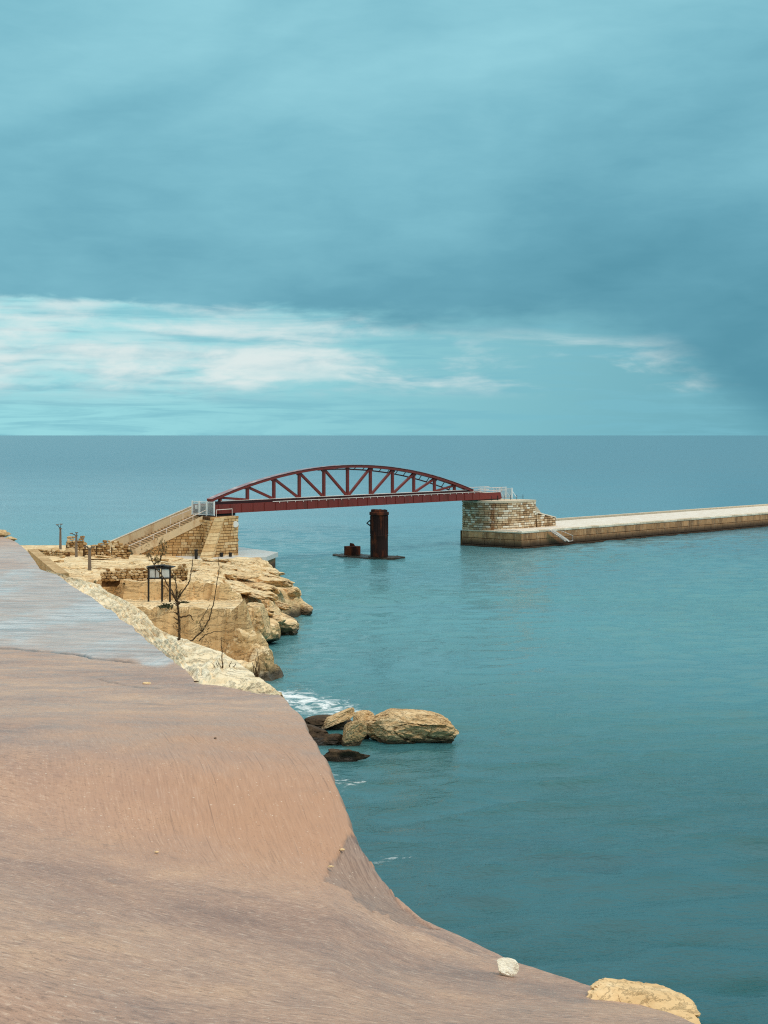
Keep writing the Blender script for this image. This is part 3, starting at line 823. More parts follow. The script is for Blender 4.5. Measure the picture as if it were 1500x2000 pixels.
# white pipe along the girder on small brackets
bpart(MB().tube([B(8, -.06, 10.6), B(66, -.06, 10.6), B(67.6, -.06, 10.35), B(72.7, -.06, 10.38)], .055, 6), 'rail', M_RAILW)
for k in range(31):
    t_ = 9.6 + k * 1.95
    if t_ < 66: bpart(MB().beam(B(t_, -.08, 10.62), B(t_, -.08, 10.32), .09, .07, BD), 'bracket', M_RAILW)
# arch chord
pts = [B(t_, 1.25, arch_z(t_)) for t_ in np.linspace(-5.2, TM + HALF, 49)]
bpart(MB().sweep(pts, 1.05, .47, BP), 'arch_chord', M_RED, smooth=False)
bpart(MB().sweep([p_ + Vector((0, 0, .265)) for p_ in pts], 1.25, .05, BP), 'chord_top_plate', M_SHEENRED)
zb = 10.95
for k in range(11):
    t_ = TM + (k - 5) * NODE
    zt = arch_z(t_) - .25
    if zt - zb > .3: bpart(MB().beam(B(t_, 1.25, zb), B(t_, 1.25, zt), .42, .48, BP), 'vertical', M_RED)
for k in range(5):
    for sgn in (-1, 1):
        t1 = TM + sgn * (5 - k) * NODE; t2 = TM + sgn * (4 - k) * NODE
        a = B(t1 - sgn * .15, 1.25, arch_z(t1) - .3); e = B(t2 + sgn * .35, 1.25, zb + .12)
        if (a - e).length > 1: bpart(MB().beam(a, e, .40, .38, BP), 'diagonal', M_RED if sgn > 0 else M_RED)
for t_ in np.linspace(TM - 4 * NODE, TM + 4 * NODE, 9):
    bpart(MB().beam(B(t_, 1.25, arch_z(t_) - .62), B(t_, 1.25, arch_z(t_) - .32), 1.0, .44, BD), 'gusset', M_RED)
# light lateral rail with rungs behind the arch
rp = [B(t_, 4.7, arch_z(t_) - .55) for t_ in np.linspace(TM - 4, TM + HALF - 1.2, 36)]
bpart(MB().tube(rp, .13, 6), 'lateral_rail', M_DKRED)
for t_ in np.arange(TM + 1, TM + HALF - 2, 2.35):
    bpart(MB().tube([B(t_, 4.7, arch_z(t_) - .55), B(t_ - 3.0, 1.6, arch_z(t_ - 3.0) - .15)], .09, 5), 'rung', M_DKRED)
# low parapet at the breakwater end
for w_ in (.35, 4.6):
    for z in (10.7, 11.25):
        bpart(MB().beam(B(66.5, w_, z), B(75.5, w_, z), .08, .12, BP), 'parapet_rail', M_RAILW)
    for t_ in np.arange(66.6, 75.6, 1.8):
        bpart(MB().beam(B(t_, w_, 10.3), B(t_, w_, 11.3), .08, .08, BP), 'parapet_post', M_RAILW)
bpart(MB().hexa([B(63.5, 0, 8.9), B(73, 0, 8.9), B(73, 4.8, 8.9), B(63.5, 4.8, 8.9)], [B(63.5, 0, 9.05), B(73, 0, 9.05), B(73, 4.8, 9.05), B(63.5, 4.8, 9.05)]), 'bearing', M_BLACK)
bpart(MB().hexa([B(-4.5, .1, 8.7), B(-.5, .1, 8.7), B(-.5, 4.8, 8.7), B(-4.5, 4.8, 8.7)], [B(-4.5, .1, 9.04), B(-.5, .1, 9.04), B(-.5, 4.8, 9.04), B(-4.5, 4.8, 9.04)]), 'bearing', M_BLACK)

# ------------------------------------------------------------------ gates
def gate(o_, e_, z0, z1, n, label, stay):
    a = Vector(o_); e = Vector(e_); d = (e - a); L = d.length; d.normalize(); nn = Vector((-d.y, d.x, 0))
    g = empty('security_gate', (a.x, a.y, z0), label, 'gate', 'white mesh gates closing the bridge ends')
    loc = g.location
    pt = lambda s, z, off=0: a + d * s + nn * off + Vector((0, 0, z))
    for i in range(n + 1):
        MB().beam(pt(L*i/n, z0), pt(L*i/n, z1 + .08), .16, .16, d).build('post', M_WHITE, g, org=loc)
    for i in range(n):
        s0, s1 = L*i/n + .14, L*(i+1)/n - .14
        fr = MB()
        for za in (z0 + .12, z1 - .05): fr.beam(pt(s0, za), pt(s1, za), .09, .09, nn)
        for s_ in (s0, s1): fr.beam(pt(s_, z0 + .1), pt(s_, z1 - .03), .1, .1, nn)
        f = fr.build('frame', M_WHITE, g, org=loc)
        ms = MB()
        for k in range(1, 9): ms.beam(pt(s0 + (s1-s0)*k/9, z0 + .12), pt(s0 + (s1-s0)*k/9, z1 - .05), .035, .02, d)
        for k in range(1, 14): ms.beam(pt(s0, z0 + (z1-z0)*k/14), pt(s1, z0 + (z1-z0)*k/14), .035, .02, Vector((0, 0, 1)))
        ms.build('mesh_infill', M_MESH, g, org=loc)['kind'] = 'stuff'
    for s_, s2 in stay:
        MB().beam(pt(L*s_, z0 + (z1 - z0) * .75), pt(L*s2, z0 + .1, -.9), .09, .09, d).build('stay', M_WHITE, g, org=loc)
    if n == 3 and len(stay) == 2:
        MB().box((-.22, -.03, -.3), (.22, .03, .3)).build('notice_plate', M_WHITE, g).location = pt(L * .83, z0 + 1.3, -.1) - loc
    return g
ga = B(-5.5, -.2, 0); ge = B(-5.5, 4.9, 0)
gate((ga.x, ga.y, 0), (ge.x, ge.y, 0), 8.78, 11.0, 3, 'white three-panel mesh gate at the top of the stone stairs', [(.33, .5), (.0, .2)])
ga = B(76.9, 0, 0); ge = B(76.9, 4.6, 0)
gate((ga.x, ga.y, 0), (ge.x, ge.y, 0), 8.95, 11.0, 3, 'white mesh gate on top of the pier at the breakwater end', [(.0, -.12), (.33, .22), (.66, .56)])

# ------------------------------------------------------------------ landward abutment and stairs
AC = Vector((-23.3, 245.0)); D2 = Vector((BD.x, BD.y)); P2 = Vector((BP.x, BP.y))
a0 = AC; a1 = AC - D2 * 6.0
ab = empty('stair_abutment', (a1.x, a1.y, 2.4), 'honey stone abutment with long stairs up to the red bridge', 'abutment')
AL = ab.location
ZT = 8.7
NS0, NS1 = Vector((-28.8, 244.0)), Vector((-41.5, 242.0))         # near edge of the stairs, top and foot
FS0, FS1 = Vector((-31.2, 252.6)), Vector((-45.5, 253.5))         # far edge
corner = a1
core = prism([(a0.x, a0.y), (a0.x - 5 * .6, a0.y + 9), (FS0.x + 2, FS0.y + 1.2), (FS0.x, FS0.y), (NS0.x, NS0.y), (a1.x, a1.y)][::-1], 1.6, ZT - .02)
core.build('core', M_MORTAR, ab, org=AL)
# inset blocks on the two visible faces
ins = 0.16
sp_ = Vector((P2.x, P2.y))
courses(ab, [a1 - sp_ * ins, a0 - sp_ * ins], 2.4, ZT - .38, 13, (0.6, 0.8, 1.0, 1.2), M_ABUT, 'ab', gap=.07)
# end blocks of the top course
courses(ab, [a1 - sp_ * (ins + .05), a0 - sp_ * (ins + .05)], ZT - .36, ZT + .06, 1, (1.4, 1.8), M_ABUT, 'abt')
# stair flank wall: from the corner along the near edge down to the foot
fw = [(NS1.x, NS1.y - ins), (NS0.x, NS0.y - ins), (a1.x - .1, a1.y - ins)]
tot = (Vector(fw[1]) - Vector(fw[0])).length
slope_h = lambda s: 2.5 + (ZT - 2.5) * min(1, max(0, s / tot))
courses(ab, fw, 2.4, ZT, 14, (0.6, 0.8, 1.0, 1.2), M_ABUT, 'ab', ztop=lambda s: slope_h(s) - .5, gap=.07)
# treads
NSTEP = 26
for i in range(NSTEP):
    k0, k1 = i / NSTEP, (i + 1) / NSTEP
    z = ZT - (ZT - 2.5) * k1 + .02
    A0, A1, F0, F1 = NS0.lerp(NS1, k0), NS0.lerp(NS1, k1), FS0.lerp(FS1, k0), FS0.lerp(FS1, k1)
    mb = MB().hexa([(A1.x, A1.y, 1.4), (A0.x, A0.y, 1.4), (F0.x, F0.y, 1.4), (F1.x, F1.y, 1.4)], [(A1.x, A1.y, z), (A0.x, A0.y, z), (F0.x, F0.y, z), (F1.x, F1.y, z)])
    mb.build('step', M_STEP, ab, org=AL)
mb = MB()
for (dz0, dz1, off) in ((-1.15, .1, -.3),):
    A, Bq = NS0, NS1
    mb.hexa([(Bq.x, Bq.y + off, 2.5 + dz0), (A.x, A.y + off, ZT + dz0), (A.x, A.y + .3, ZT + dz0), (Bq.x, Bq.y + .3, 2.5 + dz0)],
            [(Bq.x, Bq.y + off, 2.5 + dz1), (A.x, A.y + off, ZT + dz1), (A.x, A.y + .3, ZT + dz1), (Bq.x, Bq.y + .3, 2.5 + dz1)])
mb.build('stringer', M_CONCRETE, ab, org=AL)
# solid far parapet with pale coping
def para(name, m, zo0, zo1, out, thick):
    mb = MB(); u_ = Vector((0, 1))
    q0 = FS0 + Vector((1.2, 0)); pts2 = [(q0, ZT), (FS0, ZT), (FS1, 2.5)]
    for (pa, za), (pb, zb_) in zip(pts2, pts2[1:]):
        y0 = -out; y1 = thick + out
        mb.hexa([(pb.x, pb.y + y0, zb_ + zo0), (pa.x, pa.y + y0, za + zo0), (pa.x, pa.y + y1, za + zo0), (pb.x, pb.y + y1, zb_ + zo0)],
                [(pb.x, pb.y + y0, zb_ + zo1), (pa.x, pa.y + y0, za + zo1), (pa.x, pa.y + y1, za + zo1), (pb.x, pb.y + y1, zb_ + zo1)])
    return mb.build(name, m, ab, org=AL)
para('parapet', M_CONCRETE, -3.0, 1.35, 0.0, .55)
para('parapet_coping', M_WCOP, 1.355, 1.55, .08, .55)
# buttress leaning on the corner
bb = a1 - D2 * 1.0; bt = a1 + D2 * 1.6
def buttress():
    bx = Vector((-28.0, 239.6)); tx = a1 + D2 * 3.1 - sp_ * .1
    n = 11
    for i in range(n):
        k0, k1 = i / n, (i + 1) / n - .006
        def ring(k):
            z = 2.3 + (ZT - .05 - 2.3) * k
            lft = Vector((-28.75, 238.6)).lerp(Vector((-26.5, 240.2)), k); rgt = Vector((-26.9, 239.2)).lerp(Vector((-25.2, 242.0)), k)
            return [(lft.x, lft.y, z), (rgt.x, rgt.y, z), (rgt.x + .4, rgt.y + 3.2, z), (lft.x + .4, lft.y + 3.2, z)]
        MB().hexa(ring(k0), ring(k1)).build('buttress_block', M_BUTT, ab, org=AL, bevel=.02)
buttress()
# handrails
def rail_on(path, h, m, nm, every=2.2, rr=.055):
    pts = [Vector(p) for p in path]
    top = [p + Vector((0, 0, h)) for p in pts]
    MB().tube(top, rr, 6).build(nm, m, ab, org=AL)
    for a, e in zip(pts, pts[1:]):
        n = max(1, int((e - a).length / every))
        for i in range(n + 1):
            q = a.lerp(e, i / n); MB().tube([q, q + Vector((0, 0, h))], rr * .9, 5).build('rail_post', m, ab, org=AL)
rail_on([(NS0.x + .5, NS0.y + .3, ZT), (NS0.lerp(NS1, .93).x, NS0.lerp(NS1, .93).y + .3, 2.95)], 1.0, M_RAILW, 'handrail')
rail_on([(FS0.x + .3, FS0.y - .7, ZT), (FS0.lerp(FS1, .27).x, FS0.lerp(FS1, .27).y - .7, ZT - 6.2 * .27)], 1.0, M_RAILW, 'handrail')
rail_on([(a1.x + .8, a1.y + 1.0, ZT), (a0.x - .9, a0.y - .1, ZT)], 1.15, M_RAILW, 'guard_rail', 2.4)
MB().tube([(a0.x - .3, a0.y - .75, 7.45), (a0.x - .3, a0.y - 1.0, 7.45)], .5, 14).build('floodlight', M_WHITE, ab, org=AL)

# quay at its foot
qz = 2.42
quay = empty('quay', (-18.6, 242, 0), 'low concrete quay with pale top below the stone abutment', 'quay')
qp = [(-18.5, 241.8), (-17.3, 251), (-24, 262), (-40, 262), (-36, 238), (-27, 236.2)]
prism([(-18.5, 241.8), (-17.3, 251), (-24, 262), (-40, 262), (-36, 240), (-27, 236.6)], 1.75, qz + .05).build('top_slab', M_QUAYTOP, quay, org=quay.location)
prism([(-18.9, 242.1), (-17.7, 250.5), (-24, 261), (-38, 261), (-34, 241), (-27, 237.2)], -1.5, 1.745).build('wall', M_QUAYWALL, quay, org=quay.location)

# ------------------------------------------------------------------ pier and breakwater
C0 = Vector((15.3, 301.4)); E2 = Vector((0.75, -0.66)).normalized(); W2 = Vector((0.669, 0.743)).normalized(); N2 = Vector((-W2.y, W2.x))
PZ = 3.2; PTOP = 8.84
pier = empty('bridge_pier', (C0.x, C0.y, 0), 'round-cornered pale stone pier carrying the far end of the red bridge', 'pier')
PL = pier.location
cr_ = C0 + E2 * 9.4; r_ = 5.2
path = [C0]
ac = cr_ - E2 * r_ + W2 * r_
for i in range(13):
    th = i / 12 * math.pi / 2
    path.append(ac - W2 * r_ * math.cos(th) + E2 * r_ * math.sin(th))
path.append(cr_ + W2 * 11.5)
back = [cr_ + W2 * 11.5 + N2 * 7.5, C0 + W2 * 11.5 + N2 * 0.3]
inner = [C0 + E2 * .12 + W2 * .16] + [p_ + (ac - p_).normalized() * .16 for p_ in path[1:-1]] + [path[-1] + N2 * .16]
prism([tuple(q) for q in inner] + [tuple(q) for q in back], PZ - .3, PTOP - .3).build('core', M_MORTAR, pier, org=PL)
courses(pier, path, PZ, PTOP - .42, 12, (0.6, 0.8, 1.0, 1.2, 1.4), M_PIER, 'pr', proud=.07, gap=.09)
capo = [p_ - (ac - p_).normalized() * .06 for p_ in path[1:-1]]
prism([tuple(C0 - E2 * .03)] + [tuple(q) for q in capo] + [tuple(path[-1] - N2 * .06)] + [tuple(q) for q in back], PTOP - .40, PTOP).build('cap_slab', M_COPING, pier, org=PL)
# left return face of the pier towards the gap
# stepped wing wall
wa, wb = path[-1] + W2 * .02, path[-1] + W2 * 6.6
MB().hexa([(*wa, PZ - .2), (*wb, PZ - .2), (*(wb + N2 * 1.0), PZ - .2), (*(wa + N2 * 1.0), PZ - .2)], [(*wa, 6.25), (*wb, 5.0), (*(wb + N2 * 1.0), 5.0), (*(wa + N2 * 1.0), 6.25)]).build('wing_wall', M_MORTAR, pier, org=PL)
courses(pier, [wa - N2 * .14, wb - N2 * .14], PZ, 6.3, 7, (0.6, 0.8, 1.0, 1.2), M_PIER, 'pr', gap=.09, ztop=lambda s: 6.2 - 1.2 * s / 6.6)
MB().hexa([(*(wa - N2*.2), 6.26), (*(wb - N2*.2), 5.01), (*(wb + N2 * 1.1), 5.01), (*(wa + N2 * 1.1), 6.26)], [(*(wa - N2*.2), 6.46), (*(wb - N2*.2), 5.2), (*(wb + N2 * 1.1), 5.2), (*(wa + N2 * 1.1), 6.46)]).build('wing_coping', M_COPING, pier, org=PL)
for k in range(14):
    s0, s1 = .2 + k * .44, .2 + (k + 1) * .44
    z = PTOP - .35 - k * .38
    if z < PZ + .2: break
    qa, qb = path[-1] + W2 * s0 + N2 * 1.1, path[-1] + W2 * s1 + N2 * 1.1
    MB().hexa([(*qa, PZ), (*qb, PZ), (*(qb + N2 * 5), PZ), (*(qa + N2 * 5), PZ)], [(*qa, z), (*qb, z), (*(qb + N2 * 5), z), (*(qa + N2 * 5), z)]).build('step', M_PAVE, pier, org=PL)

KC = C0 + E2 * 14.4                       # outer corner of the sea wall
bw = empty('breakwater', (KC.x, KC.y, 0), 'long stone breakwater with white paved top running off to the right', 'breakwater')
WL = bw.location; LEN = 190.0
zc = 3.45
ws = [0, 14, 15.5, LEN]
# core and top
front = [KC + W2 * .25 + N2 * .25, KC + W2 * LEN + N2 * .25, KC + W2 * LEN + N2 * 17, C0 + N2 * .6 + W2 * .25, C0 + E2 * .25 + W2 * .25]
prism([tuple(q) for q in front], -1.5, 2.9).build('core', M_MORTAR, bw, org=WL)
prism([tuple(KC + N2 * .9 + W2 * .9), tuple(KC + W2 * LEN + N2 * .9), tuple(KC + W2 * LEN + N2 * 17), tuple(C0 + W2 * .9 + N2 * .5), tuple(C0 + W2 * .9 + E2 * .3)], 2.9, PZ + .18).build('paved_top', M_PAVE, bw, org=WL)
MB().hexa([(*(KC + W2 * 30 + N2 * 16.4), 3.2), (*(KC + W2 * LEN + N2 * 16.4), 3.2), (*(KC + W2 * LEN + N2 * 17.3), 3.2), (*(KC + W2 * 30 + N2 * 17.3), 3.2)],
          [(*(KC + W2 * 30 + N2 * 16.4), 3.75), (*(KC + W2 * LEN + N2 * 16.4), 3.75), (*(KC + W2 * LEN + N2 * 17.3), 3.75), (*(KC + W2 * 30 + N2 * 17.3), 3.75)]).build('sea_kerb', M_COPING, bw, org=WL)
def run(o_, d_, L, z0, z1, lengths, m, key, name, out=0.0, T=.5, gap=.035, jit=.03):
    s = 0
    nn = Vector((d_.y, -d_.x))
    while s < L - .05:
        l = min(RND.choice(lengths), L - s)
        q = o_ + d_ * (s + l/2) + nn * (out + RND.uniform(0, jit))
        o = obj(name, block_mesh(max(.1, round(l - gap, 2)), z1 - z0 - gap, T, m, key, .045), bw)
        o.location = (q.x - WL.x, q.y - WL.y, z0 + gap/2 + RND.uniform(-.012, .012)); o.rotation_euler = (0, 0, math.atan2(d_.y, d_.x))
        s += l
NEL = 118.0
for o_, d_, L in ((C0, E2, 14.4), (KC, W2, NEL)):
    run(o_, d_, L, 1.62, 2.86, (2.4, 2.8, 3.2), M_QUAYWALL, 'w1', 'wall_block')
    run(o_, d_, L, 0.34, 1.58, (2.4, 2.8, 3.2), M_QUAYWALL, 'w2', 'wall_block', out=.05)
    run(o_, d_, L, -1.0, 0.30, (6.0, 7.0), M_QUAYWALL, 'w3', 'footing_block', out=.42, T=.9)
    run(o_, d_, L, 2.88, 3.34 if L > 20 else 3.2, (2.2, 2.6, 3.0), M_COPING, 'cp', 'coping_stone', out=.08, T=1.0, jit=.02)
q0, q1 = KC + W2 * NEL, KC + W2 * LEN
nn = -N2
MB().hexa([(*(q0), -1.4), (*(q1), -1.4), (*(q1 + N2), -1.4), (*(q0 + N2), -1.4)], [(*(q0), 3.3), (*(q1), 3.3), (*(q1 + N2), 3.3), (*(q0 + N2), 3.3)]).build('far_wall', M_QUAYWALL, bw, org=WL)
# landing ladder
la = KC + W2 * 8.2 - N2 * .55; lb = KC + W2 * 13.2 - N2 * .9
ld = empty('landing_ladder', (la.x, la.y, 0.5), 'white sloping landing stair on the breakwater wall near the pier', 'ladder')
for off in (0, .8):
    o2 = -N2 * off
    MB().beam((*(la + o2), 3.3), (*(lb + o2), .85), .12, .32, (-N2.x, -N2.y, 0)).build('stringer', M_RAILW, ld, org=ld.location)
for k in range(10):
    q = la.lerp(lb, (k + .5) / 10) - N2 * .4; z = 3.3 - 2.45 * (k + .5) / 10
    MB().box((q.x - .3, q.y - .3, z - .03), (q.x + .3, q.y + .3, z + .03)).build('tread', M_RAILW, ld, org=ld.location)
lm = la.lerp(lb, .55) - N2 * .85
MB().tube([(*lm, 1.95), (*lm, 2.95), (*(lb - N2 * .85 + W2 * 1.2), 1.9), (*(lb - N2 * .85 + W2 * 1.2), .9), (*(lb - N2*.85), .85)], .05, 5).build('rail', M_RAILW, ld, org=ld.location)
# light railing on the pier
rl = empty('chain_railing', (*(path[-1]), PTOP), 'thin dark post and chain railing on top of the pier beside the gate', 'railing')
rpts = [path[-1].lerp(path[8], k / 5) + N2 * (3.2 - .1 * k) for k in range(6)]
for k, q in enumerate(rpts):
    MB().tube([(*q, PTOP), (*q, PTOP + .95)], .05 if k != 4 else .11, 5).build('post', M_BLACK, rl, org=rl.location)
MB().tube([(*q, PTOP + .5) for q in rpts], .018, 4).build('chain', M_BLACK, rl, org=rl.location)

# ------------------------------------------------------------------ rusty column remains in the gap
def disc(mb, cx, cy, r, z0, z1, n=40, wob=.0, seed=0, sx=1, sy=1):
    vs = []; fs = []
    for k in range(n):
        a = 2*math.pi*k/n; rr = r * (1 + wob * mnoise.noise((math.cos(a)*1.5 + seed, math.sin(a)*1.5, seed)))
        vs += [(cx + sx*rr*math.cos(a), cy + sy*rr*math.sin(a), z0), (cx + sx*rr*math.cos(a), cy + sy*rr*math.sin(a), z1 + wob * .6 * mnoise.noise((a * 2, seed, 1)))]
    fs = [(2*k, 2*((k+1) % n), 2*((k+1) % n)+1, 2*k+1) for k in range(n)] + [tuple(2*k+1 for k in range(n))]
    return mb.add(vs, fs)
cc = Vector((-0.85, 269.0))
col_ = empty('iron_column', (cc.x, cc.y, .4), 'tall rusted round iron column standing in the water under the bridge', 'column')
CL = col_.location
mb = MB(); n = 40; zs = [.35, 1.5, 3.0, 3.9, 4.05, 4.2, 6.0, 7.6]
vs = []; fs = []
for j, z in enumerate(zs):
    for k in range(n):
        a = 2*math.pi*k/n; rr = 1.55 + (.0 if j != 4 else .07) + .015 * mnoise.noise((a*3, z, 2))
        vs.append((cc.x + rr*math.cos(a), cc.y + rr*math.sin(a), z))
for j in range(len(zs)-1):
    for k in range(n): fs.append((j*n+k, j*n+(k+1) % n, (j+1)*n+(k+1) % n, (j+1)*n+k))
mb.add(vs, fs).build('shaft', M_RUST, col_, True, org=CL)
mb = MB(); vs = []; fs = []
for j, (z, rr) in enumerate([(7.55, 1.55), (7.7, 1.72), (8.15, 1.7), (8.2, 1.45), (8.55, 1.42)]):
    for k in range(n):
        a = 2*math.pi*k/n; zz = z + (.22 * mnoise.noise((math.cos(a)*4, math.sin(a)*4, 7)) if j == 4 else 0)
        vs.append((cc.x + rr*math.cos(a), cc.y + rr*math.sin(a), zz))
for j in range(4):
    for k in range(n): fs.append((j*n+k, j*n+(k+1) % n, (j+1)*n+(k+1) % n, (j+1)*n+k))
fs.append(tuple(4*n + k for k in range(n)))
mb.add(vs, fs).build('broken_cap', M_RUST, col_, org=CL)
MB().tube([(cc.x - 1.5, cc.y - .2, 6.75), (cc.x - 2.15, cc.y - .2, 6.2), (cc.x - 1.5, cc.y - .2, 5.75)], .14, 6).build('bracket', M_BLACK, col_, org=CL)
for k in range(12):
    a = math.pi + math.pi * (k + .5) / 12
    MB().beam((cc.x + 1.57*math.cos(a), cc.y + 1.57*math.sin(a), 4.3), (cc.x + 1.57*math.cos(a), cc.y + 1.57*math.sin(a), 7.5), .07, .05, (math.cos(a), math.sin(a), 0)).build('rib', M_RUST, col_, org=CL)
sc0 = Vector((-5.65, 274.5))
stub = empty('column_stub', (sc0.x, sc0.y, .4), 'short broken rusted iron drum on the low slab beside the tall column', 'column stub')
disc(MB(), sc0.x, sc0.y, 1.5, .2, 1.75, 28, .06, 3).build('drum', M_RUST, stub, org=stub.location)
MB().hexa([(sc0.x - .5, sc0.y - .15, 1.6), (sc0.x + .65, sc0.y - .1, 1.6), (sc0.x + .65, sc0.y + .1, 1.6), (sc0.x - .5, sc0.y + .15, 1.6)],
          [(sc0.x - .45, sc0.y - .12, 2.35), (sc0.x + .2, sc0.y - .08, 2.25), (sc0.x + .2, sc0.y + .08, 2.25), (sc0.x - .45, sc0.y + .12, 2.35)]).build('torn_plate', M_RUST, stub, org=stub.location)
slab = empty('foundation_slab', (-2, 271, 0), 'low dark foundation slab awash round the foot of the iron column', 'slab')
disc(MB(), .2, 269.2, 2.7, -.8, .30, 60, .35, 5, 1.15, 1.0).build('column_base', M_WETROCK, slab, org=slab.location)
disc(MB(), -6.1, 274.6, 2.5, -.8, .24, 60, .38, 9, 1.1, 1.2).build('drum_base', M_WETROCK, slab, org=slab.location)
MB().hexa([(-6.5, 270.5, -.8), (-1, 266.8, -.8), (1.5, 271.5, -.8), (-4.5, 277, -.8)], [(-6.5, 271.2, .2), (-1.4, 267.2, .2), (1.5, 271.5, .2), (-4.5, 277, .2)]).build('web', M_WETROCK, slab, org=slab.location)

# ------------------------------------------------------------------ rocks
def rock(name, loc, size, seed, m, label, cat='rock', group=None, rz=0, tilt=(0, 0), sub=4, amp=.34, flat=1.0, facet=.55):
    bm = bmesh.new(); bmesh.ops.create_icosphere(bm, subdivisions=sub, radius=1)
    r = random.Random(seed); off = Vector((r.uniform(-50, 50), r.uniform(-50, 50), r.uniform(-50, 50)))
    planes = [(Vector((r.gauss(0, 1), r.gauss(0, 1), r.gauss(0, .8))).normalized(), r.uniform(.55, .85)) for _ in range(11)]
    for v in bm.verts:
        c = v.co.copy()
        for nrm, dd in planes:
            k = c.dot(nrm) - dd
            if k > 0: c -= nrm * k * facet * 1.4
        n1 = mnoise.fractal(c * 1.3 + off, 1.0, 2.0, 5); n2 = mnoise.fractal(c * 5 + off, .9, 2.0, 4)
        rdg = abs(mnoise.noise(c * 2.2 + off * 2))
        c *= 1 + amp * n1 * .7 + .055 * n2 - .10 * max(0, 1 - rdg / .09)
        v.co = Vector((c.x * size[0], c.y * size[1], c.z * size[2]))
    me = bpy.data.meshes.new(name); bm.to_mesh(me); bm.free(); me.materials.append(m)
    me.polygons.foreach_set('use_smooth', [sub >= 4] * len(me.polygons))
    o = obj(name, me); o.location = loc; o.rotation_euler = (tilt[0], tilt[1], rz)
    return tag(o, label, cat, group)
def crag_mesh(name, size, seed, m, sub=4, box=3.5, facets=9, depth_=.5, layers=3.0, layer_amp=.05, amp=.10):
    """angular block of bedded limestone: a rounded box cut by random planes, with bedding grooves and pits"""
    bm = bmesh.new(); bmesh.ops.create_icosphere(bm, subdivisions=sub, radius=1)
    r = random.Random(seed); off = Vector((r.uniform(-50, 50), r.uniform(-50, 50), r.uniform(-50, 50)))
    planes = []
    for _ in range(facets):
        nv = Vector((r.gauss(0, 1), r.gauss(0, 1), r.gauss(0, .7))).normalized(); planes.append((nv, r.uniform(.62, .95)))
    for v in bm.verts:
        c = v.co.copy()
        k = (abs(c.x) ** box + abs(c.y) ** box + abs(c.z) ** box) ** (-1 / box); c *= k
        for nv, dd in planes:
            e = c.dot(nv) - dd
            if e > 0: c -= nv * e * (.9 + .1 * depth_)
        w_ = mnoise.fractal(c * 1.1 + off, 1.0, 2.0, 3)
        fr = (c.z * layers + w_ * 1.0) % 1.0
        groove = -1.0 if fr < .12 else .35 * fr
        hx = 1 - abs(c.z) * .5
        rid = abs(mnoise.noise(c * 1.7 + off * 1.3))
        k = 1 + layer_amp * groove * hx + amp * w_ + .05 * mnoise.fractal(c * 6 + off, .8, 2.0, 4) - .12 * max(0, 1 - rid / .06)
        c = Vector((c.x * k, c.y * k, c.z * (1 + amp * .6 * w_ + .03 * mnoise.fractal(c * 5 + off, .8, 2.0, 4))))
        v.co = Vector((c.x * size[0], c.y * size[1], c.z * size[2]))
    me = bpy.data.meshes.new(name); bm.to_mesh(me); bm.free(); me.materials.append(m)
    return me
def crag(name, loc, size, seed, m, label, cat, group=None, rot=(0, 0, 0), **kw):
    o = obj(name, crag_mesh(name, size, seed, m, **kw)); o.location = loc; o.rotation_euler = rot
    return tag(o, label, cat, group)
# bedded slabs lying on the seaward flank of the headland
def slabs():
    r = random.Random(91)
    var = [crag_mesh('outcrop_slab', (1, 1, 1), 200 + k, M_ROCK, sub=4, box=3, facets=8, layers=1.3, layer_amp=.04) for k in range(7)]
    n = 0; tries = 0
    while n < 50 and tries < 4000:
        tries += 1
        x = r.uniform(-25, -10); y = r.uniform(160, 228)
        z = ground(x, y)
        if z < .9 or z > 5.6: continue
        d_in = x - np.interp(y, [160, 187, 210, 238], [-13.5, -10.2, -14.5, -17.5])
        if d_in > -.6 or d_in < -13: continue
        o = obj('outcrop_slab', r.choice(var), HEAD)
        L = r.uniform(1.6, 4.2); big = max(.5, 1 - abs(d_in) / 16)
        o.scale = (L * .42, L * r.uniform(.9, 1.5), r.uniform(.36, .75) * big)
        o.location = (x, y, z + .05)
        o.rotation_euler = (r.uniform(-.06, .06), r.uniform(.02, .20), math.atan2(.40, .917) + r.uniform(-.25, .25))
        n += 1
    while n < 90:
        x = r.uniform(-52, -24); y = r.uniform(164, 232); z = ground(x, y)
        o = obj('outcrop_slab', r.choice(var), HEAD); L = r.uniform(.8, 3.0)
        o.scale = (L * r.uniform(.6, 1.2), L * r.uniform(.5, 1.0), r.uniform(.1, .34)); o.location = (x, y, z + r.uniform(-.05, .12))
        o.rotation_euler = (r.uniform(-.1, .1), r.uniform(-.1, .1), r.uniform(0, 3)); n += 1
    # broken corner above the inlet and the foot of the near face
    for k, (px, py, d, sx, sy, sz, rz) in enumerate([(545, 1222, 168, 2.2, 4.0, 1.1, .3), (520, 1235, 160, 1.7, 3.2, 1.5, .1), (505, 1215, 150, 1.6, 3.0, 1.8, -.2), (560, 1212, 176, 1.6, 3.4, .9, .4),
                                                     (590, 1188, 187, 1.1, 3.4, .9, .3), (500, 1300, 139, 1.3, 1.8, 2.6, .1), (517, 1312, 136.5, 1.1, 1.6, 2.2, .5), (480, 1268, 138.5, 1.6, 1.2, 1.9, .2)]):
        q_ = P(px, py, d); o = obj('outcrop_slab', var[k % 7], HEAD); o.scale = (sx, sy, sz); o.location = (q_.x - .3, q_.y, max(q_.z, .3)); o.rotation_euler = (0, .08, rz)
slabs()
q = Q(792, 1452, 0)
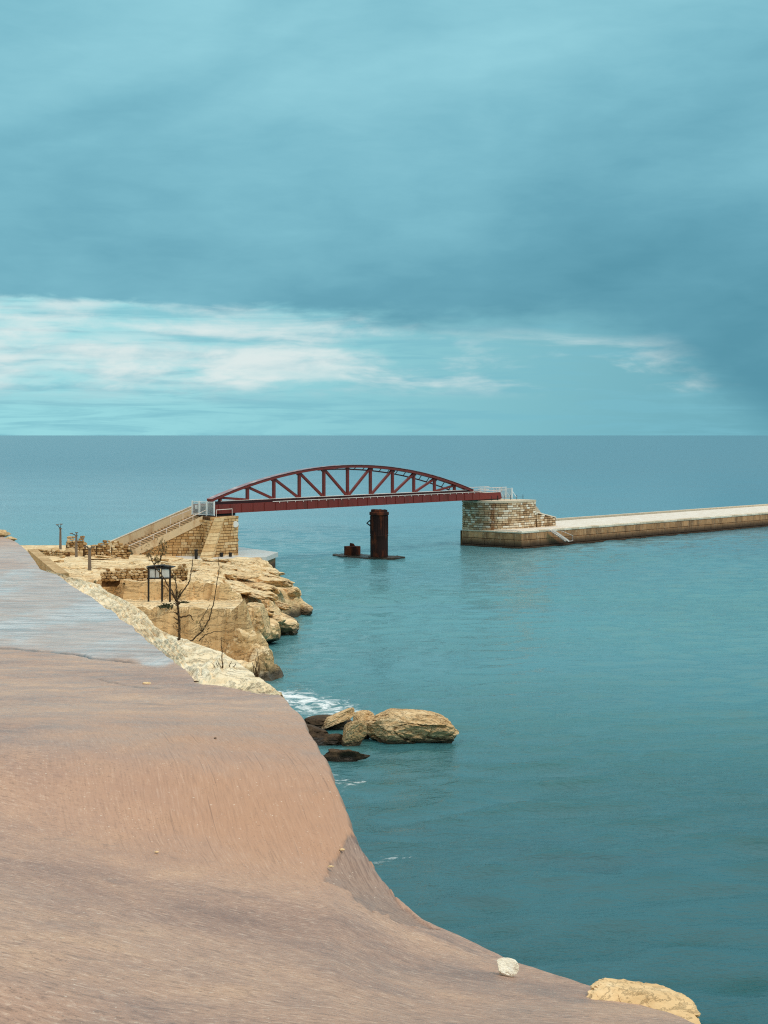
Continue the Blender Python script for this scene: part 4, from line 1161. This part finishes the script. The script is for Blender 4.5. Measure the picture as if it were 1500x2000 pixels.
crag('boulder', (q.x - .2, q.y + 1.3, .62), (3.85, 2.2, 1.5), 305, M_BOULD, 'big elongated tan boulder lying in the sea, largest of the shore rocks', 'boulder', 'rocks at the water edge', rot=(-.06, .07, -.10), sub=6, box=2.8, facets=12, layers=1.5, layer_amp=.04, amp=.14)
q = Q(688, 1457, 0); crag('boulder', (q.x, q.y + .3, .75), (.85, .9, 1.35), 311, M_BOULD, 'upright tan boulder leaning against the left end of the big boulder', 'boulder', 'rocks at the water edge', rot=(.15, .22, .5), sub=5, box=2.8)
q = Q(712, 1446, 0); crag('boulder', (q.x, q.y + 1.3, .85), (.8, .9, 1.0), 341, M_BOULD, 'tan block wedged between the upright boulder and the big boulder', 'boulder', 'rocks at the water edge', rot=(.1, -.1, .2), sub=5, box=2.8)
q = Q(655, 1432, 0); crag('boulder', (q.x, q.y + 1.4, .75), (1.5, .9, .42), 317, M_BOULD, 'slab of tan rock tilted up behind the small upright boulder', 'boulder', 'rocks at the water edge', rot=(0, -.42, .1), sub=5)
q = Q(630, 1425, 0); crag('boulder', (q.x, q.y + 1, .25), (2.2, 1.4, .6), 321, M_WETROCK, 'flat dark wet rock between the slope and the tilted slab', 'boulder', 'rocks at the water edge')
q = Q(650, 1450, 0); crag('boulder', (q.x, q.y, .1), (1.5, .9, .6), 323, M_WETROCK, 'dark brown rock just left of the upright boulder', 'boulder', 'rocks at the water edge')
q = Q(668, 1487, 0); rock('boulder', (q.x, q.y + .6, .15), (1.7, .85, .8), 23, M_WETROCK, 'dark pointed wet rock in front of the other shore rocks', 'boulder', 'rocks at the water edge', rz=-.15, amp=.5, facet=.9)
q = Q(604, 1440, 0); crag('boulder', (q.x, q.y, .2), (1.5, 1.3, .8), 327, M_WETROCK, 'dark rock half hidden by the lip of the slope', 'boulder', 'rocks at the water edge')
# stones on the slope
def on_slope(px, py): return P(px, py, float(depth(px, py)))
q = on_slope(990, 1908)
crag('stone', (q.x, q.y, q.z + .062), (.085, .07, .066), 331, M_WHITE_STONE, 'fist-sized white stone lying on the tan slope', 'stone', rot=(.1, .1, .15), sub=5, box=2.2, facets=10, layers=.7, layer_amp=.02)
q = P(1262, 1998, 9.2); crag('pale_rock', (q.x + .05, q.y + .25, q.z - .055), (.36, .34, .16), 337, M_PALEROCK, 'pale yellow rock just beyond the slope edge at the lower right', 'rock', rot=(.05, .16, -.2), sub=6, box=3, facets=10, layers=1.2, layer_amp=.03, amp=.08)
for i, (px, py, s, lab) in enumerate([(287, 1336, .075, 'small flat pale chip near the crack in the tan slope'), (420, 1442, .02, 'tiny dark pebble on the slope above the bulge'), (306, 1665, .022, 'tiny white chip in the hollow of the slope'),
                                      (668, 1660, .03, 'white flake at the upper edge of the grey patch'), (646, 1693, .03, 'white flake inside the grey patch'), (383, 1332, .04, 'dark pebble at the ledge corner')]):
    q = on_slope(px, py); rock('chip', (q.x, q.y, q.z + s * .15), (s, s * .7, s * .32), 60 + i, M_WETROCK if i in (1, 5) else M_PALEROCK, lab, 'stone chip', 'small stones on the slope', sub=2)
q = on_slope(-4, 1046); rock('stone_heap', (q.x, q.y, q.z + .15), (1.1, 1.4, .3), 71, M_RUBBLE, 'pale broken stone heap at the top left corner of the slope', 'rock')
q = on_slope(20, 1052); rock('loose_stone', (q.x, q.y + .3, q.z - .05), (.45, .5, .2), 72, M_RUBBLE, 'small loose stone at the crest of the slope', 'rock')

# ------------------------------------------------------------------ ruined rubble walls on the headland
def rubble_wall(path, z, h0, h1, thick, label, seed, cell=.42, prof=None, name='rubble_wall', group=None):
    r = random.Random(seed)
    a, e = Vector(path[0]), Vector(path[1]); d = (e - a); L = d.length; d.normalize(); nn = Vector((d.y, -d.x))
    if nn.y > 0: nn = -nn
    w_ = empty(name, (a.x, a.y, z), label, 'wall', group)
    rows = int(max(h0, h1) / (cell * .72)) + 1; cnt = 0
    variants = []
    for k in range(6):
        bm = bmesh.new(); bmesh.ops.create_icosphere(bm, subdivisions=1, radius=.5)
        for v in bm.verts:
            v.co += Vector((r.uniform(-.07, .07), r.uniform(-.07, .07), r.uniform(-.07, .07)))
            v.co.x = max(-.46, min(.46, v.co.x * 1.25)); v.co.z = max(-.4, min(.4, v.co.z * 1.2))
        me = bpy.data.meshes.new('stone'); bm.to_mesh(me); bm.free(); me.materials.append(M_RUBBLE2); variants.append(me)
    core = MB()
    core.hexa([(*(a - nn * thick), z - .6), (*(e - nn * thick), z - .6), (*(e - nn * .12), z - .6), (*(a - nn * .12), z - .6)][::-1],
              [(*(a - nn * thick), z + h0 * .7), (*(e - nn * thick), z + h1 * .7), (*(e - nn * .12), z + h1 * .7), (*(a - nn * .12), z + h0 * .7)][::-1])
    core.build('core', M_MORTAR, w_, org=w_.location)
    for j in range(rows):
        s = r.uniform(-.2, .1)
        while s < L:
            l = cell * r.uniform(.6, 1.9); k = (s + l/2) / L
            top = (h0 + (h1 - h0) * k) * (prof(k) if prof else 1) * (1 + .35 * mnoise.noise((k * L * .9, seed * 3.1, 0))) + r.uniform(-.2, .12)
            zz = j * cell * .72
            if zz < top and cnt < 290 and 0 <= k <= 1:
                q = a + d * (s + l/2) + nn * r.uniform(-.08, .05)
                o = obj('stone', r.choice(variants), w_)
                o.location = (q.x - a.x, q.y - a.y, zz + cell * .3); o.scale = (l * 1.06, thick * .8, cell * r.uniform(.75, 1.1))
                o.rotation_euler = (r.uniform(-.1, .1), r.uniform(-.12, .12), math.atan2(d.y, d.x) + r.uniform(-.08, .08)); cnt += 1
            s += l
    return w_
def hp(px, d): return ((px - 750) * d / F, d)
def wall_at(p0, p1, d0, d1, hh, label, seed, cell=.42, prof=None, h1=None, z=None):
    a, e = hp(p0, d0), hp(p1, d1)
    if z is None: z = min(ground(*a), ground(*e))
    return rubble_wall((a, e), z, hh, h1 if h1 is not None else hh, .7, label, seed, cell, prof)
wall_at(130, 168, 241, 242, 2.6, 'square ruined rubble wall behind the middle lamp post', 1, .5)
wall_at(168, 192, 236, 238, 1.7, 'low broken rubble wall between the two ruined stumps', 2, .5, lambda k: 1 - .25 * math.sin(k * 9))
wall_at(190, 215, 230, 231, 2.7, 'tall narrow rubble stump in the middle of the ruins', 3, .48, lambda k: .75 + .45 * k)
wall_at(219, 252, 228, 229, 2.7, 'sloping rubble stump at the foot of the stair parapet', 4, .48, lambda k: 1.05 - .6 * max(0, k - .35))
wall_at(72, 130, 240, 236, .9, 'long low rubble wall behind the leftmost lamp post', 5, .42)
wall_at(199, 290, 156.6, 157.6, 1.25, 'long low rubble wall along the quarry edge, left of the metal frame', 6, .36, lambda k: .8 + .25 * min(1, k * 3), z=6.72)
wall_at(318, 365, 157.8, 158, 1.5, 'short square rubble wall behind the metal frame', 7, .34, z=6.72)
# retaining wall by the top of the slope
ra, rb = P(54, 1073, 168), P(112, 1121, 131)
rw = empty('retaining_wall', (rb.x, rb.y, rb.z - 3), 'brown stone retaining wall descending beside the slope edge', 'wall')
def rwall():
    n = 9
    for i in range(n):
        q0_, q1_ = ra.lerp(rb, i / n), ra.lerp(rb, (i + .97) / n)
        MB().hexa([(q0_.x, q0_.y, q0_.z - 5), (q1_.x, q1_.y, q1_.z - 5), (q1_.x + 2, q1_.y + 2, q1_.z - 5), (q0_.x + 2, q0_.y + 2, q0_.z - 5)][::-1],
                  [(q0_.x, q0_.y, q0_.z), (q1_.x, q1_.y, q1_.z), (q1_.x + .8, q1_.y + .8, q1_.z), (q0_.x + .8, q0_.y + .8, q0_.z)][::-1]).build('wall_panel', M_RUBBLE, rw, org=rw.location)
rwall()
# loose blocks by the ruins
for i, (px, py, s, lab) in enumerate([(140, 1084, 1.7, 'large flat fallen block left of the middle lamp post'), (162, 1085, 1.3, 'pale fallen block right of the middle lamp post'), (108, 1078, 1.2, 'fallen block beside the leftmost lamp post'),
                                      (205, 1082, .9, 'brown fallen block below the narrow rubble stump'), (220, 1084, .9, 'dark fallen block below the sloping rubble stump'), (95, 1082, .9, 'fallen block far left of the ruins'),
                                      (182, 1079, .8, 'small fallen block below the low broken wall'), (240, 1084, .8, 'small fallen block beside the green shrub'), (122, 1090, .8, 'small fallen block in front of the ruins at left'), (175, 1086, .7, 'small pale block in the middle of the ruins')]):
    q = on_head(px, py); rock('fallen_block', (q.x, q.y, q.z + s * .22), (s * .75, s * .6, s * .42), 80 + i, M_RUBBLE, lab, 'stone block', 'fallen blocks among the ruins', rz=i * .7, sub=3, amp=.2)

# ------------------------------------------------------------------ lamp posts
def post(px, py, hpx, label, arms):
    q = on_head(px, py); hgt = hpx * q.y / F
    o = empty('lamp_post', q, label, 'lamp post', 'lamp posts on the headland')
    MB().add(*(lambda b_, t_: ([(-b_, -b_, -.3), (b_, -b_, -.3), (b_, b_, -.3), (-b_, b_, -.3), (-t_, -t_, hgt), (t_, -t_, hgt), (t_, t_, hgt), (-t_, t_, hgt)],
             [(0,3,2,1),(4,5,6,7),(0,1,5,4),(1,2,6,5),(2,3,7,6),(3,0,4,7)]))(.19, .13)).build('shaft', M_GREYPOST, o)
    MB().box((-.22, -.22, hgt), (.22, .22, hgt + .12)).build('cap', M_GREYPOST, o)
    for s, l, up in arms:
        MB().beam((0, 0, hgt + .05), (s * l, 0, hgt + up), .09, .09, (0, 1, 0)).build('arm', M_BLACK, o)
        MB().box((s * l - .22, -.12, hgt + up - .04), (s * l + .22, .12, hgt + up + .1)).build('lamp_head', M_GREYPOST, o)
post(118, 1073, 40, 'leftmost grey lamp post, standing against the sea with forked arms', [(-1, .5, .65), (1, .1, .75)])
post(149, 1088, 42, 'middle grey lamp post in front of the square ruined wall', [(-1, .75, .3), (1, .05, .4)])
post(175, 1118, 46, 'nearest grey lamp post, alone on the bare rock', [(-1, .45, .25), (1, .4, .2)])

# ------------------------------------------------------------------ raised metal cabinet on legs
q = on_head(313, 1176)
fx = q.y / F
cab = empty('metal_frame', (q.x, q.y, q.z), 'dark steel frame on three tall legs carrying grey boxes', 'frame')
def lx(px): return (px - 313) * fx
for px, yo, zt in ((291, -.3, 3.5), (314, .9, 3.4), (332, 0, 3.6)):
    MB().beam((lx(px), yo, -.4), (lx(px), yo, zt), .17, .17, (1, 0, 0)).build('leg', M_BLACK, cab)
for z, yo in ((2.35, -.35), (3.35, -.35), (2.35, .95), (3.35, .95)):
    MB().beam((lx(288), yo, z), (lx(335), yo, z + .05), .1, .13, (0, 1, 0)).build('rail', M_BLACK, cab)
for p0, p1, tz in ((293, 303.5, 3.26), (305, 311, 3.2), (317, 331, 3.25)):
    MB().box((lx(p0), -.32, 2.42), (lx(p1), .85, tz)).build('box', M_GREYBOX, cab, bevel=.02)
MB().beam((lx(286), .3, 3.46), (lx(320), .3, 3.62), 1.4, .07, (0, 1, 0)).build('roof_sheet', M_BLACK, cab)
MB().beam((lx(311), .3, 3.62), (lx(340), .2, 3.44), 1.3, .07, (0, 1, 0)).build('roof_sheet', M_BLACK, cab)

# ------------------------------------------------------------------ bollards
for px, py, hgt, lab in ((383, 1094, 1.5, 'tall black iron post left of the quay bollards'), (390, 1083, .55, 'short black bollard right behind the tall black post'), (433, 1088, .62, 'left of the two squat black bollards before the abutment'), (450, 1088, .62, 'right of the two squat black bollards before the abutment')):
    q = Q(px, py, 2.47); 
    if ground(q.x, q.y) > 2.4: q = on_head(px, py)
    o = empty('bollard', q, lab, 'bollard', 'black bollards by the abutment')
    mb = MB(); disc(mb, 0, 0, .24, -.3, hgt, 12); mb.build('shaft', M_BLACK, o)
    mb = MB(); disc(mb, 0, 0, .29, hgt - .1, hgt + .1, 12); mb.build('cap', M_BLACK, o)
q = Q(441, 1087, 2.47)
st_ = MB().box((-1.4, -.2, 0), (1.4, .2, .14)).build('kerb_stone', M_COPING, None); st_.location = q + Vector((0, .5, 0)); tag(st_, 'pale kerb strip between the two squat bollards', 'kerb')

# ------------------------------------------------------------------ plants
def shrub(q, r_, label, seed, n=420, flat=.7, name='shrub'):
    r = random.Random(seed); o = empty(name, q, label, 'shrub', 'green shrubs on the rock')
    mb = MB()
    for k in range(n):
        v = Vector((r.gauss(0, 1), r.gauss(0, 1), abs(r.gauss(0, 1)))); v.normalize(); v *= r_ * r.uniform(.35, 1) ** .6 * (1 + .3 * mnoise.noise(v * 2.5 + Vector((seed, 0, 0))))
        v.z = v.z * flat
        a = Vector((r.gauss(0, 1), r.gauss(0, 1), r.gauss(0, 1))).normalized() * r_ * .13; b_ = Vector((r.gauss(0, 1), r.gauss(0, 1), r.gauss(0, 1))).normalized() * r_ * .09
        mb.add([v - a, v + b_, v + a, v - b_], [(0, 1, 2, 3)])
    mb.build('foliage', M_LEAF, o)
    mb = MB()
    for k in range(7):
        e = Vector((r.gauss(0, .5), r.gauss(0, .5), .6)) * r_; mb.tube([(0, 0, -.2), e * .5, e], [.05 * r_, .035 * r_, .015 * r_], 5)
    mb.build('stems', M_TWIG, o)
shrub(on_head(246, 1083), 1.05, 'round green shrub growing by the sloping rubble stump', 3, flat=1.15)
shrub(on_head(228, 1080), .7, 'small green shrub left of the round one among the ruins', 5, 300, 1.0)
shrub(on_head(188, 1138), .42, 'small green shrub at the left end of the long rubble wall', 7, 260)
shrub(on_head(244, 1141), .28, 'tiny dark shrub hanging at the top of the quarry face', 9, 200)
shrub(on_head(325, 1187), .75, 'low dark green shrub under the metal frame', 11, 320, .55)
shrub(on_head(360, 1178), .5, 'flat green tuft right of the shrub under the metal frame', 13, 220, .35)

def on_ledge(px, py, k=1.02): return P(px, py, float(depth(px, py)) * k)
def stalk(mb, pts, r0, r1, seed, kink=.02, sides=5):
    r = random.Random(seed); pts = [Vector(p) for p in pts]; out = []
    for a, e in zip(pts, pts[1:]):
        for k in range(5): out.append(a.lerp(e, k / 5) + Vector((r.gauss(0, kink), r.gauss(0, kink), r.gauss(0, kink))))
    out.append(pts[-1]); n = len(out)
    mb.tube(out, [r0 + (r1 - r0) * i / (n-1) for i in range(n)], sides)
def bare_plant():
    base = on_ledge(352, 1257); d = base.y
    pp = lambda px, py, dd=0: P(px, py, d + dd)
    o = empty('tall_dry_plant', base, 'tall dry branching plant with shaggy stem growing from the ledge', 'plant')
    mb = MB(); stalk(mb, [pp(351, 1258), pp(350, 1215), pp(347, 1180), pp(344, 1168)], .032, .02, 1, .006, 6)
    mb.build('stem', M_TWIG, o, org=base)
    rr = random.Random(4); mb = MB()
    for k in range(90):      # shaggy bark scales
        py = rr.uniform(1175, 1256); c = pp(350 + (1256 - py) * -.06, py, rr.uniform(-.05, .05)); v = Vector((rr.gauss(0, .035), rr.gauss(0, .03), rr.uniform(.01, .07)))
        mb.add([c, c + v, c + v * .9 + Vector((.015, 0, -.03)), c + Vector((.012, 0, -.03))], [(0, 1, 2, 3)])
    mb.build('bark_scales', M_TWIG, o, org=base)['kind'] = 'stuff'
    br_ = [[(346, 1172), (330, 1145), (315, 1122), (302, 1105), (290, 1080)], [(345, 1170), (344, 1140), (342, 1125)], [(347, 1172), (360, 1150), (370, 1135), (374, 1110), (377, 1085)], [(346, 1176), (336, 1160), (318, 1142)],
           [(346, 1170), (352, 1155), (356, 1150)], [(300, 1103), (312, 1095), (320, 1075), (316, 1060)], [(350, 1200), (338, 1195)], [(351, 1205), (372, 1202), (378, 1212)], [(350, 1213), (338, 1205)]]
    for i, b_ in enumerate(br_):
        mb = MB(); stalk(mb, [pp(x, y, (i - 4) * .03) for x, y in b_], .02, .008, 10 + i, .008, 5); mb.build('branch', M_TWIG, o, org=base)
    mb = MB()
    for cx, cy, n, sp_x, sp_y in ((290, 1078, 70, 9, 12), (316, 1068, 90, 9, 16), (305, 1095, 40, 8, 8), (347, 1160, 40, 5, 8), (342, 1128, 14, 3, 4)):
        for k in range(n):
            c = pp(rr.gauss(cx, sp_x * .6), rr.gauss(cy, sp_y * .6), rr.gauss(0, .06)); v = Vector((rr.gauss(0, .02), rr.gauss(0, .02), rr.gauss(0, .03))); w2_ = Vector((rr.gauss(0, .012), rr.gauss(0, .012), rr.gauss(0, .012)))
            mb.add([c - v, c + w2_, c + v, c - w2_], [(0, 1, 2, 3)])
    mb.build('dry_leaves', M_DRYLEAF, o, org=base)['kind'] = 'stuff'
    base = on_ledge(356, 1258); 
    o = empty('arching_stem', base, 'thin dry stem arching up to the right from the ledge', 'plant')
    mb = MB(); stalk(mb, [pp(356, 1258), pp(375, 1250), pp(395, 1232), pp(408, 1210), pp(418, 1175), pp(424, 1140), pp(428, 1110), pp(426, 1088)], .022, .006, 30, .006)
    mb.build('stem', M_TWIG, o, org=base)
    mb = MB(); stalk(mb, [pp(388, 1252), pp(400, 1240), pp(418, 1234), pp(440, 1232)], .014, .006, 31, .006); mb.build('side_twig', M_TWIG, o, org=base)
    mb = MB(); stalk(mb, [pp(394, 1233), pp(390, 1215), pp(402, 1195), pp(410, 1180)], .010, .005, 32, .006); mb.build('side_twig', M_TWIG, o, org=base)
    mb = MB()
    for k in range(45):
        c = pp(rr.gauss(394, 5), rr.gauss(1222, 9), rr.gauss(0, .05)); v = Vector((rr.gauss(0, .02), rr.gauss(0, .02), rr.gauss(0, .025))); w2_ = Vector((rr.gauss(0, .012), rr.gauss(0, .012), rr.gauss(0, .012)))
        mb.add([c - v, c + w2_, c + v, c - w2_], [(0, 1, 2, 3)])
    mb.build('dry_leaves', M_DRYLEAF, o, org=base)['kind'] = 'stuff'
bare_plant()
def tuft(px, py, tips, label, seed, r0=.014):
    base = on_ledge(px, py); d = base.y; o = empty('dry_tuft', base, label, 'plant')
    for i, (tx, ty) in enumerate(tips):
        mx, my = px + (tx - px) * .62, py + (ty - py) * .35
        mb = MB(); stalk(mb, [P(px, py, d), P(mx, my, d + (i % 3 - 1) * .05), P(tx, ty, d + (i % 3 - 1) * .1)], r0, r0 * .35, seed + i, .004); mb.build('stem', M_TWIG, o, org=base)
tuft(437, 1314, [(416, 1298), (422, 1294), (425, 1290), (429, 1296), (433, 1300), (447, 1300), (452, 1292), (461, 1296), (455, 1304), (444, 1306), (433, 1262), (432, 1245)], 'low dry spiky tuft on the cream ledge', 50)
tuft(503, 1327, [(504, 1272), (497, 1300), (508, 1296), (493, 1294), (500, 1284)], 'thin dry twig standing at the outer edge of the cream ledge', 70)
